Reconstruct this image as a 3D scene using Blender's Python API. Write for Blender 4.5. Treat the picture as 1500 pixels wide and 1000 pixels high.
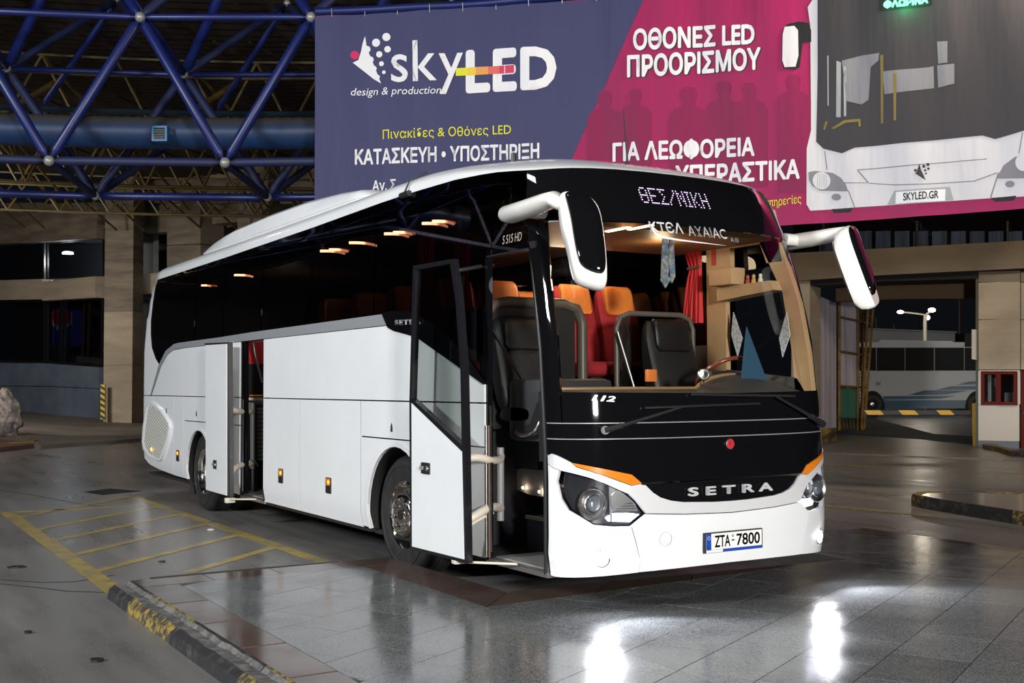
import bpy, bmesh, math, random
import numpy as np
from mathutils import Vector, Matrix
from mathutils.geometry import tessellate_polygon
random.seed(7)
for o in list(bpy.data.objects): bpy.data.objects.remove(o)
SC = bpy.context.scene
COL = SC.collection
PI = math.pi

# ------------------------------------------------------------------ camera, world, lights, exposure
FPX = 1662.34
CAM = np.array([6.1685, -5.57, 1.6533]); YAW, PITCH, ROLL = 2.5959, 0.0385, -0.0042
_c, _s, _cp, _sp = math.cos(YAW), math.sin(YAW), math.cos(PITCH), math.sin(PITCH)
cF = np.array([_c*_cp, _s*_cp, _sp]); cR0 = np.array([_s, -_c, 0.0]); cU0 = np.cross(cR0, cF)
cR = math.cos(ROLL)*cR0 + math.sin(ROLL)*cU0; cU = -math.sin(ROLL)*cR0 + math.cos(ROLL)*cU0
cd = bpy.data.cameras.new('camera'); cam = bpy.data.objects.new('camera', cd); COL.objects.link(cam)
cd.sensor_width = 36; cd.lens = 36*FPX/1500; cd.clip_start = .05; cd.clip_end = 500
M = Matrix(((cR[0], cU[0], -cF[0], CAM[0]), (cR[1], cU[1], -cF[1], CAM[1]), (cR[2], cU[2], -cF[2], CAM[2]), (0, 0, 0, 1)))
cam.matrix_world = M; SC.camera = cam
SC.view_settings.view_transform = 'Standard'; SC.view_settings.look = 'None'
SC.view_settings.exposure = 0.0; SC.view_settings.gamma = 1; SC.view_settings.use_curve_mapping = False
wd = bpy.data.worlds.new('world'); SC.world = wd; wd.use_nodes = True
wd.node_tree.nodes['Background'].inputs[0].default_value = (.12, .13, .17, 1)
wd.node_tree.nodes['Background'].inputs[1].default_value = .03
def area(name, loc, tgt, size, power, col=(1, 1, 1), sy=None, spread=None):
    l = bpy.data.lights.new(name, 'AREA'); l.energy = power; l.color = col; l.size = size
    if sy: l.shape = 'RECTANGLE'; l.size_y = sy
    if spread: l.spread = spread
    o = bpy.data.objects.new(name, l); COL.objects.link(o); o.location = loc
    o.rotation_euler = (Vector(tgt)-Vector(loc)).to_track_quat('-Z', 'Y').to_euler(); return o
def point(name, loc, power, col=(1, 1, 1), r=.1):
    l = bpy.data.lights.new(name, 'POINT'); l.energy = power; l.color = col; l.shadow_soft_size = r
    o = bpy.data.objects.new(name, l); COL.objects.link(o); o.location = loc; return o
def spot(name, loc, tgt, power, ang, col=(1, 1, 1), r=.05, blend=.5):
    l = bpy.data.lights.new(name, 'SPOT'); l.energy = power; l.color = col; l.shadow_soft_size = r; l.spot_size = ang; l.spot_blend = blend
    o = bpy.data.objects.new(name, l); COL.objects.link(o); o.location = loc
    o.rotation_euler = (Vector(tgt)-Vector(loc)).to_track_quat('-Z', 'Y').to_euler(); return o
area('station_floodlight', (-3, -21, 8.5), (-4, 0, 1.5), 2.5, 4000, (.96, .99, 1))
area('front_fill', (15, -6.0, 3.6), (0, 0, 1.2), 1.2, 3700, (1, .97, .92))  # added low light from the camera side, brightens the coach front
area('banner_fill', (0, -6, 11), (-9, 8, 6), 1.5, 330, (1, .95, .88))  # added local light to lift the banner colours, no fitting there
area('terminal_fill', (-31, -7, 6.2), (-46, 5, 3.2), 2, 620, (1, .90, .74), spread=1.9)  # added warm fill for the left building, unseen source
area('gate_fill', (-3, 10, 9.5), (-15, 19, 2), 2, 1500, (1, .84, .62))  # added warm fill for the gate building, unseen source
area('forecourt_fill', (-24, -5, 9), (-27, -3, 0), 1.5, 420, (1, .80, .62))  # added weak fill that warms the ground at far left
area('yard_fill', (-6, 40, 10), (-26, 50, 1), 2, 1500, (1, .93, .85))  # unseen area light over the yard, brightens the parked coach

# ------------------------------------------------------------------ pixel rays (used to read positions on known planes)
def ray(u, v): return cF + cR*(u-750)/FPX - cU*(v-500)/FPX
def on(u, v, ax, val):
    r = ray(u, v); t = (val-CAM[ax])/r[ax]; return CAM+r*t
def onz(u, v, z=0): return on(u, v, 2, z)
def ony(u, v, y): return on(u, v, 1, y)
def onx(u, v, x): return on(u, v, 0, x)
def dep(u, v, D): return CAM+ray(u, v)*D
def vplane(A, B):
    A = np.array(A, float)[:2]; B = np.array(B, float)[:2]; d = (B-A)/np.linalg.norm(B-A); n = np.array([-d[1], d[0]])
    if n@(CAM[:2]-A) < 0: n = -n
    def f(u, v, off=0.0):
        r = ray(u, v); t = ((A-CAM[:2])@n + off)/(r[:2]@n); return CAM+r*t
    return f, d, n

# ------------------------------------------------------------------ materials
MATS = {}
def S(r, g, b):
    f = lambda c: (c/255/12.92 if c <= 10 else ((c/255+.055)/1.055)**2.4)
    return (f(r), f(g), f(b), 1)
def mat(name, col, rough=.5, metal=0, coat=0, noise=None, bump=None, emit=None, spec=.5, stretch=None, rvar=0):
    """col: base colour. noise=(scale, second colour, contrast lo, hi). bump=(scale, strength)."""
    if name in MATS: return MATS[name]
    m = bpy.data.materials.new(name); m.use_nodes = True; nt = m.node_tree; b = nt.nodes['Principled BSDF']
    b.inputs['Base Color'].default_value = col; b.inputs['Roughness'].default_value = rough; b.inputs['Metallic'].default_value = metal
    b.inputs['Coat Weight'].default_value = coat; b.inputs['Coat Roughness'].default_value = .03; b.inputs['Specular IOR Level'].default_value = spec
    N = nt.nodes.new; L = nt.links.new
    if noise or bump or rvar:
        g = N('ShaderNodeNewGeometry'); mp = N('ShaderNodeMapping'); L(g.outputs['Position'], mp.inputs[0])
        if stretch: mp.inputs['Scale'].default_value = stretch
    if noise:
        n = N('ShaderNodeTexNoise'); n.inputs['Scale'].default_value = noise[0]; n.inputs['Detail'].default_value = 6; n.inputs['Roughness'].default_value = .65; L(mp.outputs[0], n.inputs[0])
        r = N('ShaderNodeValToRGB'); L(n.outputs[0], r.inputs[0]); r.color_ramp.elements[0].color = col; r.color_ramp.elements[1].color = noise[1]
        r.color_ramp.elements[0].position = noise[2]; r.color_ramp.elements[1].position = noise[3]; L(r.outputs[0], b.inputs['Base Color'])
    if rvar:
        n3 = N('ShaderNodeTexNoise'); n3.inputs['Scale'].default_value = 2.3; n3.inputs['Detail'].default_value = 5; L(mp.outputs[0], n3.inputs[0])
        mr = N('ShaderNodeMapRange'); L(n3.outputs[0], mr.inputs[0]); mr.inputs[1].default_value = .3; mr.inputs[2].default_value = .7
        mr.inputs[3].default_value = max(.02, rough-rvar); mr.inputs[4].default_value = rough+rvar; L(mr.outputs[0], b.inputs['Roughness'])
    if bump:
        n2 = N('ShaderNodeTexNoise'); n2.inputs['Scale'].default_value = bump[0]; n2.inputs['Detail'].default_value = 4; L(mp.outputs[0], n2.inputs[0])
        bp = N('ShaderNodeBump'); bp.inputs['Strength'].default_value = bump[1]; bp.inputs['Distance'].default_value = bump[2] if len(bump) > 2 else .01; L(n2.outputs[0], bp.inputs['Height']); L(bp.outputs[0], b.inputs['Normal'])
    if emit: b.inputs['Emission Color'].default_value = emit[0]; b.inputs['Emission Strength'].default_value = emit[1]
    MATS[name] = m; return m
def glass(name, tint, ior=1.5, rough=0.0):
    m = bpy.data.materials.new(name); m.use_nodes = True; nt = m.node_tree; nt.nodes.clear(); N = nt.nodes.new; L = nt.links.new
    o = N('ShaderNodeOutputMaterial'); mx = N('ShaderNodeMixShader'); f = N('ShaderNodeFresnel'); f.inputs[0].default_value = ior; ge = N('ShaderNodeNewGeometry'); mu = N('ShaderNodeMath'); mu.operation = 'MULTIPLY_ADD'; mu.inputs[1].default_value = -1; mu.inputs[2].default_value = 1; m3 = N('ShaderNodeMath'); m3.operation = 'MULTIPLY'
    t = N('ShaderNodeBsdfTransparent'); t.inputs[0].default_value = tint; g = N('ShaderNodeBsdfGlossy'); g.inputs['Roughness'].default_value = rough
    L(ge.outputs['Backfacing'], mu.inputs[0]); L(f.outputs[0], m3.inputs[0]); L(mu.outputs[0], m3.inputs[1]); L(m3.outputs[0], mx.inputs[0]); L(t.outputs[0], mx.inputs[1]); L(g.outputs[0], mx.inputs[2]); L(mx.outputs[0], o.inputs[0]); MATS[name] = m; return m
WHITE = mat('white_paint', (.74, .76, .78, 1), .25, coat=.6, noise=(1.3, (.70, .72, .74, 1), .35, .7))
MWHITE = mat('mirror_white', (.72, .71, .68, 1), .3, coat=.4)
SILVER = mat('silver_paint', (.36, .38, .41, 1), .3, metal=.35, coat=.4)
ARCHSILVER = mat('arch_silver', (.66, .67, .69, 1), .25, metal=.15, coat=.5)
BLACKG = mat('black_gloss', (.004, .004, .005, 1), .04, spec=.3)
BLACKM = mat('black_plastic', (.012, .012, .013, 1), .45)
RUBBER = mat('rubber', (.011, .011, .012, 1), .6, noise=(9, (.03, .028, .027, 1), .4, .8), bump=(60, .15))
DARK = mat('dark_cavity', (.006, .006, .007, 1), .8)
CHROME = mat('chrome', (.78, .76, .74, 1), .12, metal=1)
LETTER = mat('letter_silver', (.62, .62, .64, 1), .3, metal=.25)
CHROME2 = mat('satin_chrome', (.6, .58, .56, 1), .25, metal=1)
ALU = mat('aluminium', (.45, .44, .43, 1), .35, metal=.9)
GREYM = mat('grey_plastic', (.22, .22, .23, 1), .4)
CREAM = mat('cream_plastic', (.62, .56, .48, 1), .35, coat=.2)
LOUV = mat('louvre', (.52, .52, .48, 1), .4)
AMBER = mat('amber_lens', (.62, .17, .01, 1), .15, coat=.6, emit=((1, .25, .02, 1), .12))
AMBERL = mat('amber_lit', (.9, .3, .02, 1), .2, emit=((1, .36, .05, 1), 5))
ORANGE = mat('orange_leather', (.68, .20, .035, 1), .45, noise=(5, (.55, .15, .03, 1), .4, .7))
RED = mat('red_plush', (.34, .010, .018, 1), .8, noise=(12, (.22, .007, .012, 1), .4, .7))
CURT = mat('red_curtain', (.50, .012, .018, 1), .7)
BEIGE = mat('beige_trim', (.50, .32, .17, 1), .5, noise=(2.5, (.42, .26, .14, 1), .35, .7))
BEIGED = mat('beige_ceiling', (.26, .13, .06, 1), .5)
SEATB = mat('black_seat', (.008, .008, .009, 1), .5, noise=(60, (.03, .03, .03, 1), .6, .64))
SCREENW = glass('windscreen_glass', (.93, .94, .93, 1), 1.38)
DOORGL = glass('door_glass', (.70, .72, .71, 1), 1.5)
SIDEGL = glass('tinted_side_glass', (.27, .27, .28, 1), 1.5)
DARKGL = mat('dark_window', (.004, .004, .005, 1), .04)
CLEAR = glass('headlight_cover', (.92, .93, .95, 1), 1.35)
LED = mat('white_led', (1, 1, 1, 1), .3, emit=((.86, .88, 1, 1), 14))
FOG = mat('fog_led', (1, 1, 1, 1), .3, emit=((.9, .92, 1, 1), 420))
DOT = mat('display_dot', (.5, .4, .6, 1), .4, emit=((.72, .5, .9, 1), 1.6))
PRINTW = mat('white_print', (.75, .75, .78, 1), .5)

# ------------------------------------------------------------------ mesh helpers
def setp(o, label=None, cat=None, group=None, kind=None):
    if label: o['label'] = label
    if cat: o['category'] = cat
    if group: o['group'] = group
    if kind: o['kind'] = kind
    return o
def empty(name, loc=(0, 0, 0), label=None, cat=None, group=None):
    o = bpy.data.objects.new(name, None); COL.objects.link(o); o.location = loc; o.empty_display_size = .2
    bpy.context.view_layer.update(); return setp(o, label, cat, group)
def wpos(p):
    v = Vector((0, 0, 0))
    while p: v += Vector(p.location); p = p.parent
    return v
def link(name, me, mt, parent=None, smooth=False):
    if mt:
        for m in (mt if isinstance(mt, (list, tuple)) else [mt]): me.materials.append(m)
    if smooth:
        for p in me.polygons: p.use_smooth = True
        if smooth is True: me.set_sharp_from_angle(angle=math.radians(40))
    o = bpy.data.objects.new(name, me); COL.objects.link(o)
    if parent:
        o.parent = parent; me.transform(Matrix.Translation(-wpos(parent)))
    return o
def mesh(name, V, Fc, mt, parent=None, smooth=False, mi=None):
    me = bpy.data.meshes.new(name); me.from_pydata([tuple(float(c) for c in v) for v in V], [], Fc); me.update()
    if mi: me.polygons.foreach_set('material_index', mi)
    return link(name, me, mt, parent, smooth)
def bm_out(name, bm, mt, parent=None, smooth=False):
    me = bpy.data.meshes.new(name); bmesh.ops.recalc_face_normals(bm, faces=bm.faces); bm.to_mesh(me); bm.free(); return link(name, me, mt, parent, smooth)
class MB:
    def __init__(s): s.V = []; s.F = []; s.I = []
    def add(s, V, F, mi=0):
        n = len(s.V); s.V += [tuple(map(float, v)) for v in V]; s.F += [tuple(i+n for i in f) for f in F]; s.I += [mi]*len(F); return s
    def box(s, lo, hi, mi=0):
        x0, y0, z0 = lo; x1, y1, z1 = hi
        return s.add([(x0,y0,z0),(x1,y0,z0),(x1,y1,z0),(x0,y1,z0),(x0,y0,z1),(x1,y0,z1),(x1,y1,z1),(x0,y1,z1)],
            [(3,2,1,0),(4,5,6,7),(0,1,5,4),(1,2,6,5),(2,3,7,6),(3,0,4,7)], mi)
    def prism(s, base, vec, mi=0):
        base = [np.array(p, float) for p in base]; vec = np.array(vec, float); n = len(base)
        return s.add(base+[p+vec for p in base], [tuple(range(n))[::-1], tuple(range(n, 2*n))]+[(i, (i+1) % n, n+(i+1) % n, n+i) for i in range(n)], mi)
    def tube(s, pts, rad, n=10, mi=0, caps=True):
        pts = [np.array(p, float) for p in pts]; k = len(pts)
        if not isinstance(rad, list): rad = [rad]*k
        V = []; prev = None
        for i, p in enumerate(pts):
            t = pts[min(i+1, k-1)]-pts[max(i-1, 0)]; t = t/(np.linalg.norm(t)+1e-12)
            if prev is None:
                a = np.array([0, 0, 1.]) if abs(t[2]) < .9 else np.array([1., 0, 0])
            else: a = prev
            e = a-(a@t)*t; e /= np.linalg.norm(e)+1e-12; prev = e; f = np.cross(t, e)
            r = rad[i]
            ra, rb = (r if isinstance(r, tuple) else (r, r))
            V += [p+ra*math.cos(2*PI*j/n)*e+rb*math.sin(2*PI*j/n)*f for j in range(n)]
        F = [(i*n+j, i*n+(j+1) % n, (i+1)*n+(j+1) % n, (i+1)*n+j) for i in range(k-1) for j in range(n)]
        if caps: F += [tuple(range(n))[::-1], tuple((k-1)*n+j for j in range(n))]
        return s.add(V, F, mi)
    def out(s, name, mt, parent=None, smooth=False):
        return bm_fix(mesh(name, s.V, s.F, mt, parent, False, s.I), smooth)
def bm_fix(o, smooth):
    bm = bmesh.new(); bm.from_mesh(o.data); bmesh.ops.recalc_face_normals(bm, faces=bm.faces); bm.to_mesh(o.data); bm.free()
    if smooth:
        for p in o.data.polygons: p.use_smooth = True
        o.data.set_sharp_from_angle(angle=math.radians(40))
    return o
def box(name, lo, hi, mt, parent=None, bev=0):
    lo, hi = [min(a, b) for a, b in zip(lo, hi)], [max(a, b) for a, b in zip(lo, hi)]
    o = MB().box(lo, hi).out(name, mt, parent)
    if bev:
        bm = bmesh.new(); bm.from_mesh(o.data); bmesh.ops.bevel(bm, geom=list(bm.edges), offset=bev, segments=2, affect='EDGES', profile=.6); bm.to_mesh(o.data); bm.free()
        for p in o.data.polygons: p.use_smooth = True
        o.data.set_sharp_from_angle(angle=math.radians(50))
    return o
def tube(name, pts, rad, mt, parent=None, n=10): return MB().tube(pts, rad, n).out(name, mt, parent, True)
def prism(name, base, vec, mt, parent=None, smooth=False): return MB().prism(base, vec).out(name, mt, parent, smooth)
def lathe(name, prof, mt, parent=None, origin=(0, 0, 0), axis=(0, -1, 0), n=40, smooth=True, sub=None):
    """prof: list of (radius, distance along axis)"""
    a = np.array(axis, float); a /= np.linalg.norm(a); h = np.array([0, 0, 1.]) if abs(a[2]) < .9 else np.array([1., 0, 0])
    e = np.cross(h, a); e /= np.linalg.norm(e); f = np.cross(a, e); O = np.array(origin, float); V = []; F = []
    for r, d in prof: V += [O+a*d+r*(math.cos(2*PI*j/n)*e+math.sin(2*PI*j/n)*f) for j in range(n)]
    for i in range(len(prof)-1): F += [(i*n+j, i*n+(j+1) % n, (i+1)*n+(j+1) % n, (i+1)*n+j) for j in range(n)]
    o = mesh(name, V, F, mt, parent)
    return bm_fix(o, smooth)
def smoothpoly(pts, it=2, closed=True):
    """Chaikin corner cutting"""
    P = [np.array(p, float) for p in pts]
    for _ in range(it):
        Q = []; n = len(P)
        for i in range(n if closed else n-1):
            a, b = P[i], P[(i+1) % n]; Q += [a*.75+b*.25, a*.25+b*.75]
        if not closed: Q = [P[0]]+Q+[P[-1]]
        P = Q
    return P
def rrect(w, h, r, k=4):
    out = []
    for cx, cy, a0 in ((w/2-r, h/2-r, 0), (-w/2+r, h/2-r, 90), (-w/2+r, -h/2+r, 180), (w/2-r, -h/2+r, 270)):
        for i in range(k+1):
            a = math.radians(a0+90*i/k); out.append((cx+r*math.cos(a), cy+r*math.sin(a)))
    return out

# ------------------------------------------------------------------ the coach's surface
ZK = [.30, .6, 1.0, 1.5, 2.0, 2.5, 2.9, 3.1, 3.25, 3.34, 3.40]; XK = [-.02, 0, 0, -.026, -.085, -.22, -.371, -.473, -.572, -.70, -.90]
D_, P_, Q_ = .437, 2.64, 2.13
def Wz(z): return float(np.interp(z, [0, .30, .5, 2.2, 3.2, 3.4, 3.5], [1.23, 1.24, 1.275, 1.275, 1.235, 1.19, 1.11]))
def xf(z): return float(np.interp(z, ZK, XK))
def xr(z): return float(np.interp(z, [.3, .5, .7, 1.0, 1.6, 2.2, 2.7, 3.1, 3.35], [-12.08, -12.20, -12.29, -12.30, -12.30, -12.29, -12.22, -12.00, -11.80]))
def fx(y, z):
    t = min(1, abs(y)/Wz(z)); return xf(z)-D_*(1-(1-t**P_)**(1/Q_))
def sy(x, z):
    w = Wz(z); e = (x-xf(z)+D_)/D_
    if e > 0: return w*(max(0, 1-min(1, e)**Q_))**(1/P_)
    t = (xr(z)+.32-x)/.32
    if t > 0: return w*(max(0, 1-min(1, t)**2.6))**(1/2.6)
    return w
def s_right(x, z): return np.array([x, -sy(x, z), z])
def s_left(x, z): return np.array([x, sy(x, z), z])
def s_front(y, z): return np.array([fx(y, z), y, z])
def s_rear(y, z):
    t = min(1, abs(y)/Wz(z)); return np.array([xr(z)+.32-.32*(1-t**2.6)**(1/2.6), y, z])
def nrm(surf, a, b, hint):
    h = 2e-3
    for sa in (1, -1):
        A = surf(a+h, b)-surf(a-h, b); B = surf(a, b+h)-surf(a, b-h); n = np.cross(A, B); l = np.linalg.norm(n)
        if l > 1e-12: break
    n = n/(l+1e-12)
    return n if n@np.array(hint, float) >= 0 else -n
HINT = {id(s_right): (0, -1, .0), id(s_left): (0, 1, .0), id(s_front): (1, 0, .0), id(s_rear): (-1, 0, .0)}
GY = [-1.24+.0, -1.225, -1.2, -1.16, -1.1, -1.0, -.85, -.65, -.4, -.15, .15, .4, .65, .85, 1.0, 1.1, 1.16, 1.2, 1.225, 1.24, 1.255, -1.255, 1.266, -1.266]
GZ = [.42, .5, .6, .8, 1.0, 1.25, 1.5, 1.75, 2.0, 2.2, 2.35, 2.5, 2.7, 2.9, 3.0, 3.1, 3.2, 3.25, 3.34]
GX = [-12.28, -12.25, -12.23, -12.2, -12.15, -12.1, -12.05, -12.0, -11.95, -11.9, -11.8, -11.7, -11.5, -1.0, -.9, -.8, -.7, -.6, -.5, -.45, -.4, -.35, -.3, -.25]
def patch(name, poly, surf, mt, parent, th=.02, out=0.0, hole=None, smooth=True, hint=None, grid=True):
    hint = hint or HINT.get(id(surf), (0, -1, 0))
    bm = bmesh.new(); vs = [bm.verts.new((p[0], p[1], 0)) for p in poly]
    bm.faces.new(vs)
    if grid:
        for g in (GY if surf in (s_front, s_rear) else GX):
            bmesh.ops.bisect_plane(bm, geom=bm.verts[:]+bm.edges[:]+bm.faces[:], plane_co=(g, 0, 0), plane_no=(1, 0, 0), dist=1e-5)
        for g in GZ: bmesh.ops.bisect_plane(bm, geom=bm.verts[:]+bm.edges[:]+bm.faces[:], plane_co=(0, g, 0), plane_no=(0, 1, 0), dist=1e-5)
    bmesh.ops.remove_doubles(bm, verts=bm.verts, dist=1e-5)
    bmesh.ops.triangulate(bm, faces=bm.faces[:], ngon_method='EAR_CLIP')
    bm.verts.index_update(); ab = [(v.co.x, v.co.y) for v in bm.verts]
    P = [surf(a, b) for a, b in ab]; N = [nrm(surf, a, b, hint) for a, b in ab]
    front = [p+n*out for p, n in zip(P, N)]; back = [p+n*(out-th) for p, n in zip(P, N)]
    tris = [tuple(v.index for v in f.verts) for f in bm.faces]; bnd = [(e.verts[0].index, e.verts[1].index) for e in bm.edges if len(e.link_faces) == 1]
    bm.free(); n = len(P); Fs = []
    for t in tris:
        a, b, c = (front[i] for i in t); g = np.cross(b-a, c-a); m = N[t[0]]+N[t[1]]+N[t[2]]
        if g@m < 0: t = t[::-1]
        Fs += [t, tuple(i+n for i in t[::-1])]
    V = front+back; k = len(V); ntr = len(Fs)
    for a, b in bnd:
        V += [front[a], front[b], back[b], back[a]]; Fs.append((k, k+1, k+2, k+3)); k += 4
    me = bpy.data.meshes.new(name); me.from_pydata([tuple(map(float, v)) for v in V], [], Fs); me.update()
    o = link(name, me, mt, parent)
    if smooth:
        me.polygons.foreach_set('use_smooth', [i < ntr for i in range(len(me.polygons))])
    return o
def arcpts(cx, cz, r, a0, a1, n=18): return [(cx+r*math.cos(math.radians(a0+(a1-a0)*i/n)), cz+r*math.sin(math.radians(a0+(a1-a0)*i/n))) for i in range(n+1)]
def unf(u, v, off=0):
    """pixel -> point (y,z) on the coach's front surface"""
    r = ray(u, v); t = 5.5
    while t < 14:
        p = CAM+r*t
        if abs(p[1]) <= Wz(p[2]) and p[0] <= fx(p[1], p[2]): break
        t += .01
    a, b = t-.01, t
    for _ in range(14):
        m = (a+b)/2; p = CAM+r*m
        if abs(p[1]) <= Wz(p[2]) and p[0] <= fx(p[1], p[2]): b = m
        else: a = m
    p = CAM+r*b; return p[1], p[2]
def textmesh(s, extrude=0.0, shear=0.0, res=4, space=1.0):
    """outlines of the built-in font, each contour filled on its own (strokes that overlap stay solid)"""
    c = bpy.data.curves.new('t', 'FONT'); c.body = s; c.size = 1; c.shear = shear; c.resolution_u = res; c.space_character = space
    o = bpy.data.objects.new('t', c); COL.objects.link(o); bpy.context.view_layer.update()
    cu = o.to_curve(bpy.context.evaluated_depsgraph_get()); loops = []
    for sp in cu.splines:
        P = []; bp = sp.bezier_points; n = len(bp)
        for i in range(n):
            p, q = bp[i], bp[(i+1) % n]
            straight = (p.handle_right-p.co).cross(q.co-p.co).length < 1e-5 and (q.handle_left-q.co).cross(q.co-p.co).length < 1e-5
            for k in range(1 if straight else res):
                t = k/res; u = 1-t; v = p.co*u**3+p.handle_right*3*u*u*t+q.handle_left*3*u*t*t+q.co*t**3; P.append((v.x, v.y))
        if len(P) > 2: loops.append(P)
    o.to_curve_clear(); bpy.data.objects.remove(o); bpy.data.curves.remove(c)
    ar = [sum(p[i][0]*p[(i+1) % len(p)][1]-p[(i+1) % len(p)][0]*p[i][1] for i in range(len(p)))/2 for p in loops]
    def inside(pt, P):
        r = False
        for i in range(len(P)):
            (x1, y1), (x2, y2) = P[i], P[i-1]
            if (y1 > pt[1]) != (y2 > pt[1]) and pt[0] < (x2-x1)*(pt[1]-y1)/(y2-y1)+x1: r = not r
        return r
    order = sorted(range(len(loops)), key=lambda i: min(p[0] for p in loops[i])); sgn = {}; grp = []; hi = -1e9
    for i in order+[None]:
        if i is None or min(p[0] for p in loops[i]) > hi:
            if grp:
                b = max(grp, key=lambda k: abs(ar[k]))
                for k in grp: sgn[k] = 1 if ar[b] > 0 else -1
            grp = []
        if i is not None: grp.append(i); hi = max(hi, max(p[0] for p in loops[i]))
    outs = [i for i in range(len(loops)) if ar[i]*sgn[i] > 0]; holes = [i for i in range(len(loops)) if ar[i]*sgn[i] <= 0]; own = {i: [] for i in outs}
    for h in holes:
        c_ = [i for i in outs if inside(loops[h][0], loops[i])]
        if c_: own[min(c_, key=lambda i: abs(ar[i]))].append(h)
    V = []; F = []
    for i in outs:
        ls = [loops[i]]+[loops[h] for h in own[i]]; tri = tessellate_polygon([[Vector((x, y, 0)) for x, y in l] for l in ls]); fl = [p for l in ls for p in l]
        n = len(V); m = len(fl); V += [(x, y, extrude) for x, y in fl]; F += [tuple(n+k for k in t) for t in tri]
        if extrude:
            V += [(x, y, 0) for x, y in fl]; k0 = n
            for l in ls:
                k = len(l); F += [(k0+j, k0+(j+1) % k, k0+m+(j+1) % k, k0+m+j) for j in range(k)]; k0 += k
    return V, F
def text(name, s, mapf, mt, parent, split=False, bold=0.0, **kw):
    """lettering; mapf(x, y, z) takes x, y in 0..1 over the word's own box"""
    V0, F0 = textmesh(s, **kw)
    V = []; F = []
    for dx, dy in ([(0, 0)] if not bold else [(bold*math.cos(t), bold*math.sin(t)) for t in np.linspace(0, 2*PI, 9)[:-1]]+[(0, 0)]):
        n = len(V); V += [(x+dx, y+dy, z) for x, y, z in V0]; F += [tuple(i+n for i in f) for f in F0]
    X = [v[0] for v in V]; Y = [v[1] for v in V]; x0, x1, y0, y1 = min(X), max(X), min(Y), max(Y)
    W_ = [mapf((x-x0)/(x1-x0), (y-y0)/(y1-y0), z) for x, y, z in V]
    if not split: return mesh(name, W_, F, mt, parent)
    iv = sorted((min(V[i][0] for i in f), max(V[i][0] for i in f), k) for k, f in enumerate(F)); groups = []; hi = -1e9
    for a, b, k in iv:
        if a > hi+1e-4: groups.append([])
        groups[-1].append(k); hi = max(hi, b)
    for g in groups:
        ids = sorted({i for k in g for i in F[k]}); mp = {i: n for n, i in enumerate(ids)}
        mesh(name, [W_[i] for i in ids], [tuple(mp[i] for i in F[k]) for k in g], mt, parent)
def quadmap(bl, br, tl, tr=None):
    bl, br, tl = (np.array(p, float) for p in (bl, br, tl)); tr = np.array(tr, float) if tr is not None else br+tl-bl
    return lambda x, y: bl*(1-x)*(1-y)+br*x*(1-y)+tl*(1-x)*y+tr*x*y

# ================================================================== THE COACH
coach = empty('coach', (-6.0, 0, 0), 'large white touring coach with black glazed front and its side doors standing open', 'coach')
def uns(u, v):
    r = ray(u, v); t = 6.0
    while t < 24:
        p = CAM+r*t
        if p[1] >= -sy(p[0], p[2]) and p[0] > xr(p[2])+.02: break
        t += .02
    return max(-12.03, p[0]), p[2]
def S_(u, v, y=-1.275): p = ony(u, v, y); return (p[0], p[2])
_sf0 = s_front
def s_front(y, z):
    w = Wz(z)*.9999; y = max(-w, min(w, y)); return np.array([fx(y, z), y, z])
HINT[id(s_front)] = (1, 0, 0)
def zroof(x): return float(np.interp(x, [-11.7, -8, -5, -3.35, -2.7, -1.9, -1.3, -.82, -.6], [3.288, 3.293, 3.312, 3.336, 3.336, 3.322, 3.282, 3.222, 3.20]))
FR, FRB = -1.312, 1.525
def zf(y): return 3.262-.04*(abs(y)/1.2)**3
XB = lambda z: float(np.interp(z, [2.62, 3.22], [-.685, -.835]))
def circ_under(cx, cz, r, zb):   # arch points from left foot to right foot, over the top
    a = math.degrees(math.asin((zb-cz)/r)); return [p for p in arcpts(cx, cz, r, 180-a, a, 20)]
def both(name, poly, mt, th=.02, out=0, left=True, right=True):
    o = None
    if right: o = patch(name, poly, s_right, mt, coach, th, out)
    if left: patch(name, poly, s_left, mt, coach, th, out)
    return o
G = .006
# rear upper body corner, waist panels, luggage doors
pillar = [(-12.26, 1.525), (-11.60, 1.525), (-11.09, 1.99), (-11.30, 2.08), (-11.55, 2.26), (-11.65, 2.45), (-11.69, 2.67), (-11.62, 2.95), (-11.47, 3.285), (-11.78, 3.285), (-11.96, 3.1), (-12.17, 2.7), (-12.25, 2.2)]
both('rear_corner_panel', pillar, WHITE)
band = [(-11.46, 3.285), (-11.61, 2.95), (-11.68, 2.67), (-11.64, 2.45), (-11.54, 2.26), (-11.29, 2.08), (-11.08, 1.99), (-10.70, 2.17), (-10.26, 2.255), (-10.0, 2.268), (-8.1, 2.272), (-6.76, 2.283), (-3.2, 2.295)]
divs = [-9.28, -7.98, -6.51, -4.955, -3.376]
def cut(poly, x0, x1):
    bm = bmesh.new(); bm.faces.new([bm.verts.new((p[0], p[1], 0)) for p in poly])
    for x, sg in ((x0, -1), (x1, 1)):
        bmesh.ops.bisect_plane(bm, geom=bm.verts[:]+bm.edges[:]+bm.faces[:], plane_co=(x, 0, 0), plane_no=(sg, 0, 0), clear_outer=True)
    if not bm.faces: bm.free(); return []
    bm.faces.ensure_lookup_table()
    out = [(v.co.x, v.co.y) for v in bm.faces[0].verts]; bm.free(); return out
topx = [-3.376, -4.2, -5, -6, -7, -8, -9.5, -10.5]
full = band+[(x, zroof(x)-.004) for x in topx]
xs_ = [-12.5]+divs
full2 = band[:-1]+[(-3.376, 2.295)]+[(x, zroof(x)-.004) for x in topx]
for i in range(5): both('side_window', cut(full2, xs_[i]+(G if i else 0), xs_[i+1]-G), SIDEGL)
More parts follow.
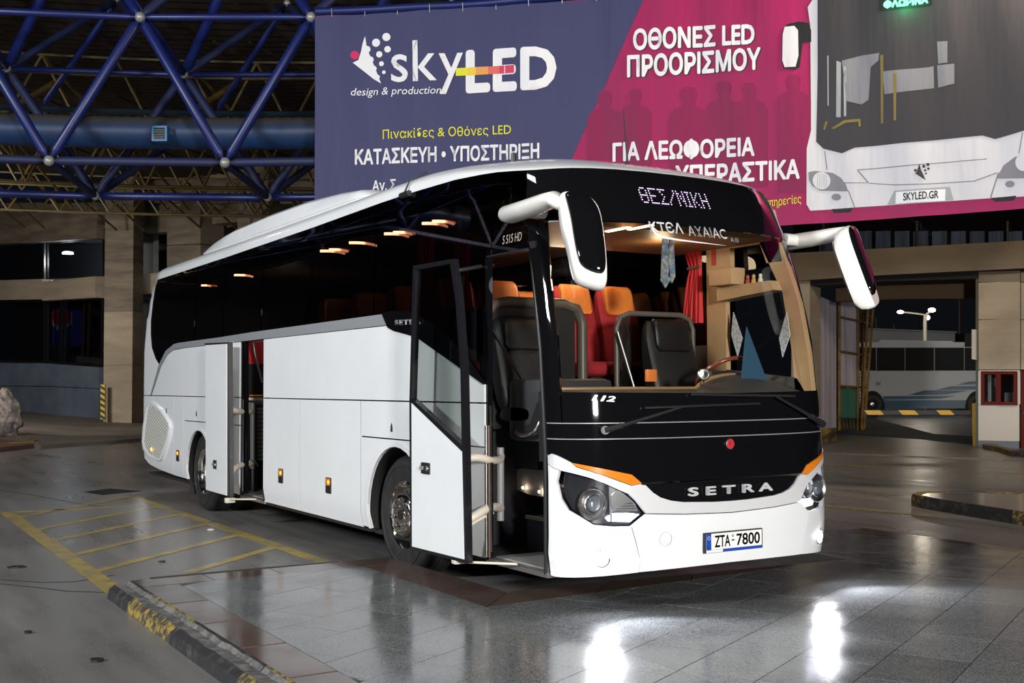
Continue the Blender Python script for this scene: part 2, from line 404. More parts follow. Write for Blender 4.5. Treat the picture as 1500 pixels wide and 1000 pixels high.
p6 = [(-3.370, 2.295), (-3.12, 2.295), (-3.0, 2.16), (-2.45, 2.085), (FR, 1.685), (FR, 2.64), (-1.234-G, 2.64)]+[(x, zroof(x)-.004) for x in (-1.24, -1.6, -2, -2.4, -2.8, -3.1, -3.370)]
both('side_window', p6, SIDEGL)
p7 = [(-1.234+G, 2.64), (XB(2.64), 2.64), (XB(2.9), 2.9), (XB(3.2), 3.205), (-.95, zroof(-.95)-.004), (-1.1, zroof(-1.1)-.004), (-1.228, zroof(-1.228)-.004)]
both('side_window', p7, SIDEGL)
belt = [(-11.53, 1.53), (-10.956, 1.965), (-10.585, 2.127), (-10.27, 2.183), (-9.6, 2.194), (-3.06, 2.194), (-3.17, 2.297), (-6.76, 2.288), (-8.1, 2.276), (-10.0, 2.272), (-10.25, 2.262), (-10.70, 2.176), (-11.07, 1.985), (-11.565, 1.53)]
both('belt_trim', belt, SILVER, .02, .004)
both('waist_panel', [(-11.50, FRB), (-10.95, 1.955), (-10.585, 2.118), (-10.27, 2.174), (-9.6, 2.187), (-7.235, 2.187), (-7.235, FRB)], WHITE)
both('waist_panel', [(-6.365, FRB), (FR, FRB), (FR, 1.665), (-2.45, 2.065), (-2.98, 2.15), (-3.05, 2.187), (-6.365, 2.187)], WHITE)
both('belt_badge_panel', [(-3.15, 2.303), (-2.95, 2.315), (-2.6, 2.29), (-2.1, 2.16), (-1.55, 1.86), (FR, 1.69), (FR, 1.66), (-2.45, 2.062), (-2.90, 2.135), (-3.02, 2.17)], BLACKG, .03, .012)
zb = lambda x: float(np.interp(x, [-12.1, -11.9, -11.48, -10.37, -9.48, -6.35, -3.4, -.4], [.60, .535, .442, .392, .385, .343, .343, .338]))
both('luggage_door', [(-6.365, .343), (-5.225, .343), (-5.225, 1.513), (-6.365, 1.513)], WHITE)
both('luggage_door', [(-5.213, .343), (-3.636, .343), (-3.636, 1.513), (-5.213, 1.513)], WHITE)
both('service_flap', [(-3.622, 1.19), (FR, 1.19), (FR, 1.513), (-3.622, 1.513)], WHITE)
both('wheel_arch_panel', [(-3.622, .36), (-3.622, 1.178), (FR, 1.178), (FR, .343)]+circ_under(-2.864, .52, .60, .35)[::-1], WHITE)
both('service_flap', [(-9.70, 1.19), (-7.235, 1.19), (-7.235, 1.513), (-9.70, 1.513)], WHITE)
both('wheel_arch_panel', [(-9.70, .386), (-9.70, 1.178), (-7.235, 1.178), (-7.235, .343)]+circ_under(-8.954, .50, .57, .385)[::-1], WHITE)
both('rear_side_panel', [(-10.20, .39), (-9.712, .387), (-9.712, 1.513), (-10.20, 1.513)], WHITE)
both('arch_lip', [p for p in circ_under(-8.954, .50, .57, .385)]+[p for p in circ_under(-8.954, .50, .61, .385)][::-1], WHITE, .02, .010)
both('arch_lip', [p for p in circ_under(-2.864, .52, .60, .35)]+[p for p in circ_under(-2.864, .52, .64, .35)][::-1], WHITE, .02, .010)
# rear bumper with louvred vent
vo = [uns(200+a/5, 560+b/5) for a, b in ((105, 136), (135, 146), (190, 198), (250, 292), (258, 330), (248, 400), (212, 515), (186, 572), (160, 572), (95, 540), (62, 490), (52, 430), (60, 320), (84, 180))]
vi = [uns(200+a/5, 560+b/5) for a, b in ((104, 172), (130, 180), (182, 222), (238, 305), (240, 335), (230, 395), (196, 500), (178, 548), (158, 550), (104, 520), (76, 470), (66, 430), (74, 330), (90, 205))]
both('rear_bumper', [(-12.25, .72), (-12.05, .58), (-11.6, .465), (-11.0, .42), (-10.212, .392), (-10.212, 1.513), (-12.26, 1.513)], WHITE)
def mix_ring(o, i): return o+[o[0]]+[i[0]]+i[::-1]
n_ = len(vo); cxv = sum(p[0] for p in vi)/n_; czv = sum(p[1] for p in vi)/n_
def ring_patch(name, outer, inner, surf, mt, parent, th, out):
    Vv = []; F = []; n = len(outer)
    for q, o_ in ((outer, 0), (outer, out*.8), ([((a[0]+b[0])/2, (a[1]+b[1])/2) for a, b in zip(outer, inner)], out), (inner, out*.6), (inner, -.004)):
        for a, b in q: Vv.append(surf(a, b)+nrm(surf, a, b, HINT[id(surf)])*(o_+.001))
    for k in range(4): F += [(k*n+i, k*n+(i+1) % n, (k+1)*n+(i+1) % n, (k+1)*n+i) for i in range(n)]
    return bm_fix(mesh(name, Vv, F, mt, parent), True)
for sf in (s_right, s_left):
    vt = patch('engine_vent', vi, sf, mat('vent_shadow', (.03, .03, .03, 1), .7), coach, .02, .003)
    ring_patch('vent_frame', vo, vi, sf, WHITE, vt, .02, .035)
    def hp(poly, nx, nz, d):      # keep nx*x+nz*z <= d
        out = []
        for i in range(len(poly)):
            a, b = poly[i], poly[(i+1) % len(poly)]; da = nx*a[0]+nz*a[1]-d; db = nx*b[0]+nz*b[1]-d
            if da <= 0: out.append(a)
            if da*db < 0: t = da/(da-db); out.append((a[0]+(b[0]-a[0])*t, a[1]+(b[1]-a[1])*t))
        return out
    nx, nz = .30, .954; lo = min(nx*p[0]+nz*p[1] for p in vi); hi = max(nx*p[0]+nz*p[1] for p in vi); k = 15; st = (hi-lo)/k
    for i in range(k):
        q = hp(hp(vi, nx, nz, lo+(i+.58)*st), -nx, -nz, -(lo+i*st+.0))
        if len(q) > 2: patch('louvre', q, sf, LOUV, vt, .02, .022, smooth=False)
patch('tail_light', [(-12.26, 1.08), (-12.06, 1.14), (-12.08, 1.38), (-12.16, 1.49), (-12.26, 1.49)], s_right, mat('tail_red', (.25, .005, .008, 1), .15, coat=.5), coach, .02, .006)
patch('rear_wall', [(-.95, .50), (.95, .50), (.95, 3.27), (-.95, 3.27)], s_rear, WHITE, coach, .02)
lathe('rear_marker_lamp', [(0, .02), (.02, .018), (.028, 0)], FOG, coach, s_right(-12.12, .70)+np.array([-.02, -.02, 0]), (-.3, -1, 0), 12)
# reflectors, locks, flap catches
def plate(name, x, z, w, h, mt, parent=coach, out=.012, r=.015):
    return patch(name, [(x+a, z+b) for a, b in rrect(w, h, r, 3)], s_right, mt, parent, out+.002, out, grid=False)
for x, z in ((-9.974, .684), (-5.769, .676), (-4.401, .672)):
    m_ = plate('side_marker', x, z, .125, .155, BLACKM); plate('marker_lens', x+.01, z+.035, .085, .07, AMBER, m_, .02)
    plate('marker_lamp', x+.03, z+.035, .03, .03, AMBERL, m_, .024, .01)
lathe('side_marker', [(0, .02), (.02, .015), (.025, 0)], AMBERL, coach, s_right(-11.36, .71)+np.array([0, -.03, 0]), (0, -1, 0), 12)
for x, z in ((-10.62, 1.30), (-9.066, 1.287), (-2.952, 1.279)): patch('flap_catch', [(x-.018, z-.03), (x+.018, z-.03), (x+.012, z+.02), (x, z+.045), (x-.012, z+.02)], s_right, BLACKM, coach, .01, .006, grid=False)
# under-body, floor, bulkheads
box('floor_pan', (-12.0, -1.19, .30), (-.62, 1.19, .335), DARK, coach)
for nm, lo, hi in (('passenger_deck', (-11.9, -1.2, 1.30), (-8.2, 1.2, 1.36)), ('passenger_deck', (-6.3, -1.2, 1.30), (-2.05, 1.2, 1.36)), ('bulkhead', (-8.25, -1.2, .33), (-8.2, 1.2, 1.3)), ('bulkhead', (-6.36, -1.2, .33), (-6.31, 1.2, 1.3)),
                   ('bulkhead', (-2.10, -1.2, .33), (-2.05, -.1, 1.3)), ('stairwell_wall', (-8.2, -.35, .33), (-6.36, -.30, 2.1)), ('stairwell_wall', (-2.05, -.05, .33), (-.5, .0, 1.1)), ('cab_floor', (-2.05, -.05, 1.05), (-.35, 1.2, 1.1))):
    box(nm, lo, hi, DARK, coach)
for x in (-2.864, -8.954):
    for sgn in (-1, 1):
        V = MB(); P0 = arcpts(x, .5, .62, 195, -15, 16)
        V.add([(a, sgn*1.25, b) for a, b in P0]+[(a, sgn*.62, b) for a, b in P0], [(i, i+1, 17+i+1, 17+i) for i in range(16)]); V.out('wheel_housing', DARK, coach, True)
        box('inner_wheel_wall', (x-.65, sgn*.62, .36), (x+.65, sgn*.60, 1.1), DARK, coach)
both('sill_trim', [(-6.365, .315), (FR, .315), (FR, .338), (-6.365, .338)] if False else [(-7.0, .31), (-3.5, .31), (-3.5, .338), (-7.0, .338)], BLACKM, .05, -.004)
box('mud_flap', (-9.62, -1.2, .16), (-9.59, -.85, .55), RUBBER, coach)
# wheels
def wheel(x, sgn, rear):
    ax = (0, sgn, 0); O = (x, sgn*1.185, .522)
    w = empty('wheel', (0, 0, 0)); w.parent = coach; w.location = (x+6, sgn*1.185, .522)
    pr = [(.285, -.02), (.297, .004), (.33, .012), (.36, .02), (.42, .022), (.425, .028), (.435, .028), (.44, .02), (.485, .012), (.508, -.012), (.520, -.045)]
    for k in range(5):
        d = -.05-k*.045; pr += [(.522, d), (.522, d-.034), (.510, d-.037), (.510, d-.043)]
    pr += [(.522, -.275), (.505, -.29), (.30, -.295)]
    lathe('tyre', pr, RUBBER, w, O, ax, 56)
    if rear: lathe('tyre', [(r, d-.33) for r, d in pr], RUBBER, w, O, ax, 40)
    if not rear:
        rim = lathe('rim', [(.290, -.01), (.300, .008), (.292, .016), (.282, .004), (.272, -.03), (.262, -.055), (.238, -.085), (.205, -.095), (.19, -.10)], CHROME, w, O, ax, 48)
        hub = lathe('hub_cap', [(.195, -.10), (.195, .015), (.186, .038), (.170, .048), (.115, .045), (.108, .038), (.060, .040), (.056, .050), (0, .052)], CHROME, w, O, ax, 48)
        for k in range(10):
            a = 2*PI*k/10+.15; c = (x+.142*math.cos(a), sgn*1.185, .522+.142*math.sin(a))
            lathe('wheel_nut', [(.022, .044), (.020, .052), (.014, .052), (.013, .072), (.009, .078), (0, .079)], CHROME2, w, c, ax, 10)
            a += .3; c = (x+.232*math.cos(a), sgn*(1.185-.085), .522+.232*math.sin(a))
            q = [np.array(c)+np.array([math.cos(a)*.016*math.cos(t)-math.sin(a)*.034*math.sin(t), 0, math.sin(a)*.016*math.cos(t)+math.cos(a)*.034*math.sin(t)]) for t in np.linspace(0, 2*PI, 14)[:-1]]
            prism('rim_slot', q, (0, sgn*.006, 0), DARK, w)
        lathe('hub_emblem', [(.042, .052), (.042, .056), (.034, .057), (.034, .054), (0, .054)], mat('emblem_dark', (.05, .05, .05, 1), .3, metal=.6), w, O, ax, 20)
    else:
        lathe('rim', [(.290, -.01), (.300, .008), (.292, .016), (.280, .0), (.270, -.03), (.262, -.035), (.258, -.09), (.25, -.095), (.246, -.15), (.22, -.175), (.15, -.18)], CHROME, w, O, ax, 48)
        lathe('hub_cap', [(.15, -.18), (.145, -.12), (.125, -.10), (.12, -.04), (.10, -.02), (0, -.015)], CHROME, w, O, ax, 32)
        for k in range(10):
            a = 2*PI*k/10; lathe('wheel_nut', [(.016, -.18), (.014, -.13), (0, -.125)], CHROME2, w, (x+.185*math.cos(a), sgn*1.185, .522+.185*math.sin(a)), ax, 8)
for x, r in ((-2.864, 0), (-8.954, 1)):
    for sgn in (-1, 1): wheel(x, sgn, r)
# roof skin
def roofskin():
    O = []
    for x in np.linspace(-11.6, -.95, 46): O.append((s_right(x, zroof(x)), x))
    for y in [-1.13, -1.08, -1.0, -.9, -.75, -.55, -.3, 0, .3, .55, .75, .9, 1.0, 1.08, 1.13]: O.append((s_front(y, zf(y)), 0))
    for x in np.linspace(-.95, -11.6, 46): O.append((s_left(x, zroof(x)), x))
    for y in (.98, .6, .2, -.2, -.6, -.98): O.append((s_rear(y, 3.285), -12))
    K = [1, .995, .985, .965, .93, .88, .80, .7, .55, .35, 0]; V = []; n = len(O)
    for k in K:
        for P, x in O:
            f = min(1, max(0, (P[0]+2.8)/2.0)); f = f*f*(3-2*f); sx = min(-2.6, max(-10.6, P[0])); sp = np.array([sx, 0, 0])
            h = 3.575-P[2]; a = (1-k**3)**(1/3); b = (1-k*k)**.8; e = (1-f)*a+f*b
            V.append((sp[0]+k*(P[0]-sp[0]), k*P[1], P[2]+h*e))
    F = [(r*n+i, r*n+(i+1) % n, (r+1)*n+(i+1) % n, (r+1)*n+i) for r in range(len(K)-1) for i in range(n)]
    o = mesh('roof', V, F, WHITE, coach); bm = bmesh.new(); bm.from_mesh(o.data); bmesh.ops.remove_doubles(bm, verts=bm.verts, dist=1e-4); bmesh.ops.recalc_face_normals(bm, faces=bm.faces); bm.to_mesh(o.data); bm.free()
    for p in o.data.polygons: p.use_smooth = True
roofskin()
def zat(x): return float(np.interp(x, [-10.25, -10.1, -9.7, -9.2, -8.6, -7.2, -6, -5, -4.5, -4.32, -4.24], [3.53, 3.58, 3.67, 3.72, 3.756, 3.774, 3.763, 3.712, 3.67, 3.62, 3.56]))
V = []; F = []; xs = [-10.25, -10.2, -10.05, -9.8, -9.5, -9.1, -8.6, -8, -7.2, -6.6, -6, -5.4, -5, -4.7, -4.5, -4.38, -4.29, -4.24]
for x in xs:
    t = min(1, (x+10.27)/.5, (-4.22-x)/.35); w = .955*(.80+.20*math.sqrt(max(0, 1-(1-max(0, t))**2))); z = zat(x)
    V += [(x, a*w, b) for a, b in ((-1.0, 3.42), (-1.0, 3.548), (-.985, 3.552), (-.985, 3.558), (-1.0, 3.562), (-.975, z-.05 if z > 3.62 else z-.01), (-.93, z-.015), (-.8, z), (0, z+.005), (.8, z), (.93, z-.015), (.975, z-.05 if z > 3.62 else z-.01), (1.0, 3.562), (.985, 3.558), (.985, 3.552), (1.0, 3.548), (1.0, 3.42))]
m = 17
for i in range(len(xs)-1): F += [(i*m+j, i*m+j+1, (i+1)*m+j+1, (i+1)*m+j) for j in range(m-1)]
F += [tuple(range(m)), tuple((len(xs)-1)*m+j for j in range(m))[::-1]]
bm_fix(mesh('roof_fairing', V, F, WHITE, coach), True)
MB().tube([s_right(-2.78, 3.33)+np.array([-.08, -.02, 0]), s_right(-2.78, 3.33)+np.array([.08, -.02, 0])], .028, 8).tube([(-2.78, -1.235, 3.34), (-2.74, -1.2, 3.45), (-2.7, -1.05, 3.53)], .008, 6).out('roof_camera', BLACKM, coach, True)
tube('roof_aerial', [(-1.25, .05, 3.44), (-1.25, .05, 3.50), (-1.30, .05, 3.92)], [.02, .008, .003], BLACKM, coach, 6)
tube('roof_aerial', [(-1.9, -.65, 3.48), (-1.9, -.65, 3.60)], [.03, .02], BLACKM, coach, 8)

# ---- front: glazing, grille, bumper
def mir(poly): return [(-a, b) for a, b in poly][::-1]
inner = [(-1.165, 2.82), (-1.195, 2.6), (-1.215, 2.4), (-1.226, 2.1), (-1.230, 1.8), (-1.232, 1.61)]
patch('windscreen', [(y, z) for y, z in inner]+[(0, 1.595)]+[(-y, z) for y, z in inner[::-1]]+[(.5, 2.825), (0, 2.83), (-.5, 2.83)], s_front, SCREENW, coach, .008)
yb = lambda z: -sy(XB(z), z)-.0
patch('windscreen_header', [(-1.165, 2.825), (-.5, 2.835), (0, 2.835), (.5, 2.83), (1.165, 2.825), (-yb(2.86), 2.86), (-yb(3.0), 3.0), (-yb(3.18), 3.18), (-yb(3.19)-.01, zf(1.1)-.004)]+[(y, zf(y)-.004) for y in (1.08, .9, .6, .3, 0, -.3, -.6, -.9, -1.08)]+[(yb(3.19)+.01, zf(1.1)-.004), (yb(3.18), 3.18), (yb(3.0), 3.0), (yb(2.86), 2.86)], s_front, BLACKG, coach, .02)
for sg in (1, -1):
    q = [(-1.30, 1.395), (-1.236, 1.395), (-1.236, 1.60)]+inner[::-1]+[(-1.165, 2.815), (yb(2.85), 2.85), (yb(2.7), 2.7), (-1.30, 2.60)]
    patch('front_pillar', q if sg > 0 else mir(q), s_front, BLACKG, coach, .03, .001)
patch('windscreen_base', [(-1.23, 1.395), (1.23, 1.395), (1.23, 1.605), (0, 1.59), (-1.23, 1.605)], s_front, BLACKG, coach, .012)
patch('grille_panel', [(-1.30, 1.287), (1.30, 1.287), (1.30, 1.387), (-1.30, 1.387)], s_front, BLACKG, coach, .02)
patch('grille_panel', [(-.757, .982), (.757, .982), (.829, 1.042), (1.195, 1.130), (1.266, 1.186), (1.30, 1.18), (1.30, 1.279), (-1.30, 1.279), (-1.30, 1.18), (-1.266, 1.186), (-1.195, 1.130), (-.829, 1.042)], s_front, BLACKG, coach, .02, .006)
patch('grille_panel', [(-1.30, 1.2795), (1.30, 1.2795), (1.30, 1.2865), (-1.30, 1.2865)], s_front, GREYM, coach, .02, .004)
patch('grille_panel', [(-1.30, 1.3875), (1.30, 1.3875), (1.30, 1.3945), (-1.30, 1.3945)], s_front, GREYM, coach, .02, .004)
arch = [(-.729, .966), (-.672, .912), (-.614, .877), (-.532, .852), (-.431, .837), (-.166, .824), (0, .822)]
archf = arch+[(-a, b) for a, b in arch[:-1][::-1]]
patch('badge_panel', archf+[(.4, .974), (0, .978), (-.4, .974)], s_front, BLACKG, coach, .02, -.006)
patch('grille_arch', [(-.862, .916), (-.765, .968)]+[(a, b-.002) for a, b in archf]+[(.765, .968), (.862, .916), (.795, .855), (.726, .772), (.43, .754), (0, .741), (-.43, .754), (-.726, .772), (-.795, .855)], s_front, ARCHSILVER, coach, .03, .008)
hl = [(-1.240, 1.062), (-1.252, .993), (-1.238, .88), (-1.207, .806), (-1.078, .710), (-.95, .695), (-.831, .693), (-.728, .765), (-.79, .85), (-.863, .908), (-1.076, 1.009)]
strip = [(-1.29, 1.11), (-1.29, 1.165), (-1.268, 1.182), (-1.197, 1.126), (-1.170, 1.092), (-.834, .964), (-.760, .974), (-.768, .966), (-.866, .914), (-1.076, 1.015), (-1.243, 1.070)]
amb = [(-1.193, 1.123), (-.828, 1.038), (-.758, .978), (-.832, .968), (-1.168, 1.096)]
corner = [(-1.29, .338), (-.777, .372), (-.767, .445), (-.794, .535), (-.838, .687), (-.95, .689), (-1.08, .704), (-1.212, .802), (-1.244, .88), (-1.258, .993), (-1.248, 1.068), (-1.29, 1.106)]
for sg in (1, -1):
    f = (lambda p: p) if sg > 0 else mir
    patch('headlight_trim', f(strip), s_front, ARCHSILVER, coach, .03, .012)
    a_ = patch('indicator_lamp', f(amb), s_front, AMBER, coach, .02, .012)
    patch('bumper_corner', f(corner), s_front, WHITE, coach, .03, .010)
    h = patch('headlight', f(hl), s_front, mat('lamp_housing', (.04, .04, .045, 1), .12, metal=.4), coach, .02, -.055)
    Y = -sg
    def at(y, z, o=-.03): return s_front(Y*y, z)+np.array([o, 0, 0])
    def lamp(nm, y, z, prof, mt): return lathe(nm, prof, mt, h, s_front(Y*y, z)+np.array([-.08, 0, 0]), (1, Y*.12, 0), 28)
    lamp('projector_ring', 1.060, .842, [(.108, .02), (.112, .045), (.102, .055), (.086, .045), (.078, .03), (.072, .055), (.066, .062), (.058, .05)], CHROME2)
    lamp('projector_lens', 1.060, .842, [(.058, .03), (.056, .05), (.045, .068), (.025, .078), (0, .081)], mat('lens_glass', (.25, .27, .30, 1), .05, coat=1, metal=.6))
    lamp('high_beam_reflector', .885, .862, [(.075, .05), (.07, .03), (.05, .012), (.02, .004), (0, .003)], CHROME)
    patch('reflector_bowl', f([(-.975, .955), (-.94, .965), (-.86, .90), (-.79, .84), (-.765, .785), (-.85, .78), (-.97, .785)]), s_front, mat('bowl_silver', (.7, .69, .66, 1), .22, metal=.9), h, .004, -.040)
    patch('lamp_divider', f([(-.975, .97), (-.962, .97), (-.955, .72), (-.97, .72)]), s_front, GREYM, h, .02, -.03)
    patch('daytime_light', f([(-1.0, .745), (-.98, .722), (-.83, .715), (-.762, .762), (-.83, .772), (-.95, .775)]), s_front, LED, h, .01, -.03)
    for k in range(4): patch('light_guide', f([(-.95+.03*k, .784+.018*k), (-.79, .784+.018*k), (-.80, .790+.018*k), (-.95+.03*k, .790+.018*k)]), s_front, CHROME, h, .004, -.032)
    patch('headlight_cover', f(hl), s_front, CLEAR, h, .004, .010)
    lathe('fog_lamp', [(.062, 0), (.060, .012), (.048, .014), (.046, .006)], CHROME, coach, s_front(Y*1.03, .475)+np.array([0, 0, 0]), (1, Y*.35, 0), 24)
    lathe('fog_lamp_lens', [(.050, .006), (.03, .014), (0, .017)], FOG, coach, s_front(Y*1.03, .475)+np.array([.004, Y*.001, 0]), (1, Y*.35, 0), 20)
    spot('fog_beam', tuple(s_front(Y*1.03, .475)+np.array([.06, Y*.02, .01])), (3.5, Y*1.2, 0), 130, 1.9, (.9, .93, 1))
patch('front_bumper', [(-.775, .374), (-.4, .382), (0, .386), (.4, .382), (.775, .374), (.765, .445), (.790, .535), (.834, .688), (.726, .766), (.43, .748), (0, .735), (-.43, .748), (-.726, .766), (-.834, .688), (-.790, .535), (-.765, .445)], s_front, WHITE, coach, .03, .012)
patch('bumper_crease', [(-.770, .445), (.770, .445), (.775, .475), (-.775, .475)], s_front, WHITE, coach, .02, .016)
cc = [(-.579+.048*math.cos(t), .589+.048*math.sin(t)) for t in np.linspace(0, 2*PI, 25)[:-1]]; ci = [(-.579+.0465*math.cos(t), .589+.0465*math.sin(t)) for t in np.linspace(0, 2*PI, 25)[:-1]]
ring_patch('towing_cap', cc, ci, s_front, GREYM, coach, .01, .0135)
box('undertray', (-.75, -.75, .40), (-.12, .75, .44), DARK, coach)
# number plate
pl = prism('number_plate', [(.018, -.272, .470), (.018, .272, .470), (.018, .272, .612), (.018, -.272, .612)], (.016, 0, 0), BLACKM, coach)
PX = .0345
prism('plate_field', [(PX, -.262, .492), (PX, .262, .492), (PX, .262, .604), (PX, -.262, .604)], (.002, 0, 0), mat('plate_white', (.80, .80, .78, 1), .35), pl)
prism('country_band', [(PX+.002, -.262, .492), (PX+.002, -.216, .492), (PX+.002, -.216, .604), (PX+.002, -.262, .604)], (.001, 0, 0), mat('plate_blue', (.01, .06, .42, 1), .35), pl)
prism('dealer_strip', [(PX, -.262, .473), (PX, .262, .473), (PX, .262, .490), (PX, -.262, .490)], (.002, 0, 0), mat('plate_blue', (0, 0, 0, 1)), pl)
prism('dealer_strip', [(PX+.002, -.262, .473), (PX+.002, -.11, .473), (PX+.002, -.11, .490), (PX+.002, -.262, .490)], (.001, 0, 0), mat('plate_white', (0, 0, 0, 1)), pl)
INK = mat('plate_ink', (.008, .008, .008, 1), .4)
def platetext(s, y0, y1, z0, z1, mt, bold=.03, d=.0045): text('plate_lettering', s, lambda x, y, z: (PX+d, y0+(y1-y0)*x, z0+(z1-z0)*y), mt, pl, bold=bold)
platetext('ZTA', -.185, -.040, .506, .590, INK, .02); platetext('-', -.030, .0, .543, .552, INK); platetext('7800', .018, .243, .506, .590, INK, .02)
platetext('GR', -.255, -.224, .500, .520, PRINTW, .02); lathe('plate_seal', [(.012, .002), (.012, .004), (0, .004)], mat('seal', (.4, .33, .28, 1), .5), pl, (PX, -.015, .578), (1, 0, 0), 12)
lathe('star_ring', [(.013, .004), (.013, .005), (.010, .005)], mat('star_yellow', (.7, .6, .05, 1), .5), pl, (PX, -.239, .575), (1, 0, 0), 12)
platetext('www.autocoach.gr', .06, .25, .478, .486, PRINTW, .02) if False else None
# badges
text('front_lettering', 'SETRA', lambda x, y, z: s_front(-.395+.805*x, .872+.063*y)+np.array([.008+z, 0, 0]), LETTER, coach, bold=.035, extrude=.010, space=1.6, split=True)
text('side_lettering', 'SETRA', lambda x, y, z: s_right(-2.83+.50*x, 2.183-.018*x+.045*y)+np.array([0, -.026-z, 0]), LETTER, coach, bold=.035, extrude=.005, space=1.25, split=True)
text('side_lettering', 'S 515 HD', lambda x, y, z: s_right(-1.06+.27*x, 2.70+.065*y)+np.array([0, -.006-z*.1, 0]), mat('badge_grey', (.35, .33, .30, 1), .4), coach, shear=.15)
text('fleet_number', '112', lambda x, y, z: s_front(-1.075+.155*x, 1.535+.04*y+.012*(1-x))+np.array([.006+z, 0, 0]), LETTER, coach, bold=.03, shear=.3, extrude=.005)
rb = lathe('front_emblem', [(.036, .002), (.036, .012), (.030, .014), (0, .015)], mat('emblem_red', (.50, .02, .03, 1), .3, coat=.5), coach, s_front(0, 1.228)+np.array([.006, 0, 0]), (1, 0, 0), 24)
lathe('emblem_rim', [(.040, .002), (.040, .012), (.035, .014), (.034, .004)], CHROME2, rb, s_front(0, 1.228)+np.array([.006, 0, 0]), (1, 0, 0), 24)
text('emblem_lettering', 'F', lambda x, y, z: (s_front(0, 1.228)+np.array([.022, -.012+.024*x, -.016+.032*y])), PRINTW, rb, bold=.02)
# destination display (dot matrix)
GL = {'Θ': ['01110', '10001', '10001', '11111', '10001', '10001', '01110'], 'Ε': ['11111', '10000', '10000', '11110', '10000', '10000', '11111'], 'Σ': ['11111', '01000', '00100', '00010', '00100', '01000', '11111'],
      '/': ['00001', '00001', '00010', '00100', '01000', '10000', '10000'], 'Ν': ['10001', '11001', '10101', '10101', '10011', '10001', '10001'], 'Ι': ['111', '010', '010', '010', '010', '010', '111'], 'Κ': ['10001', '10010', '10100', '11000', '10100', '10010', '10001'], 'Η': ['10001', '10001', '10001', '11111', '10001', '10001', '10001']}
cols = 0; dots = []
for ch in 'ΘΕΣ/ΝΙΚΗ':
    g = GL[ch]
    for r, row in enumerate(g):
        for c, b in enumerate(row):
            if b == '1': dots.append((cols+c, r))
    cols += len(g[0])+1
cols -= 2; mb = MB()
for c, r in dots:
    y = -.430+.635*c/cols; z = 3.112-.115*r/6-.0; d = .0055
    mb.add([s_front(y+a*d, z+b*d)+np.array([.004, 0, 0]) for a, b in ((-1, 0), (-.7, -.7), (0, -1), (.7, -.7), (1, 0), (.7, .7), (0, 1), (-.7, .7))], [tuple(range(8))])
mb.out('destination_display', DOT, coach)
text('operator_lettering', 'KTЄΛ', lambda x, y, z: s_front(-.440+.30*x, 2.765+.085*y)+np.array([.006, 0, 0]), PRINTW, coach, bold=.012)
text('operator_lettering', 'ΑΧΑΙΑC', lambda x, y, z: s_front(-.095+.38*x, 2.755+.080*y)+np.array([.006, 0, 0]), PRINTW, coach, bold=.008)
text('operator_lettering', 'Α.Θ', lambda x, y, z: s_front(.315+.085*x, 2.735+.035*y)+np.array([.006, 0, 0]), mat('dim_print', (.3, .3, .32, 1), .5), coach)
sw = [(-.415, 2.80), (-.39, 2.755), (-.33, 2.735), (-.2, 2.722), (0, 2.712), (.25, 2.700)]; sw2 = [(.25, 2.699), (0, 2.703), (-.2, 2.708), (-.34, 2.718), (-.41, 2.745), (-.43, 2.80)]
patch('lettering_swoosh', sw+sw2, s_front, PRINTW, coach, .001, .003)
# wipers
def onf(u, v, o=.035): y, z = unf(u, v); return s_front(y, z)+nrm(s_front, y, z, (1, 0, 0))*o
def wiper(piv, elbow, mid, b0, b1):
    w = MB().tube([onf(*piv, .01), onf(*piv, .06)], .03, 12).tube([onf(*piv, .05), onf(*mid, .06)], [(.022, .03), (.020, .026)], 8).tube([onf(*mid, .06), onf(*elbow, .045)], [.014, .009], 8).out('wiper', BLACKM, coach, True)
    MB().tube([onf(b0[0]+(b1[0]-b0[0])*t, b0[1]+(b1[1]-b0[1])*t, .03) for t in np.linspace(0, 1, 9)], [(.010, .014)]*9, 6).out('wiper_blade', BLACKM, w)
wiper((884, 630), (994, 596), (907, 623.5), (942, 597.5), (1108, 591.5))
wiper((1196, 621), (1131, 582), (1178, 610), (1010, 578.5), (1159, 581))
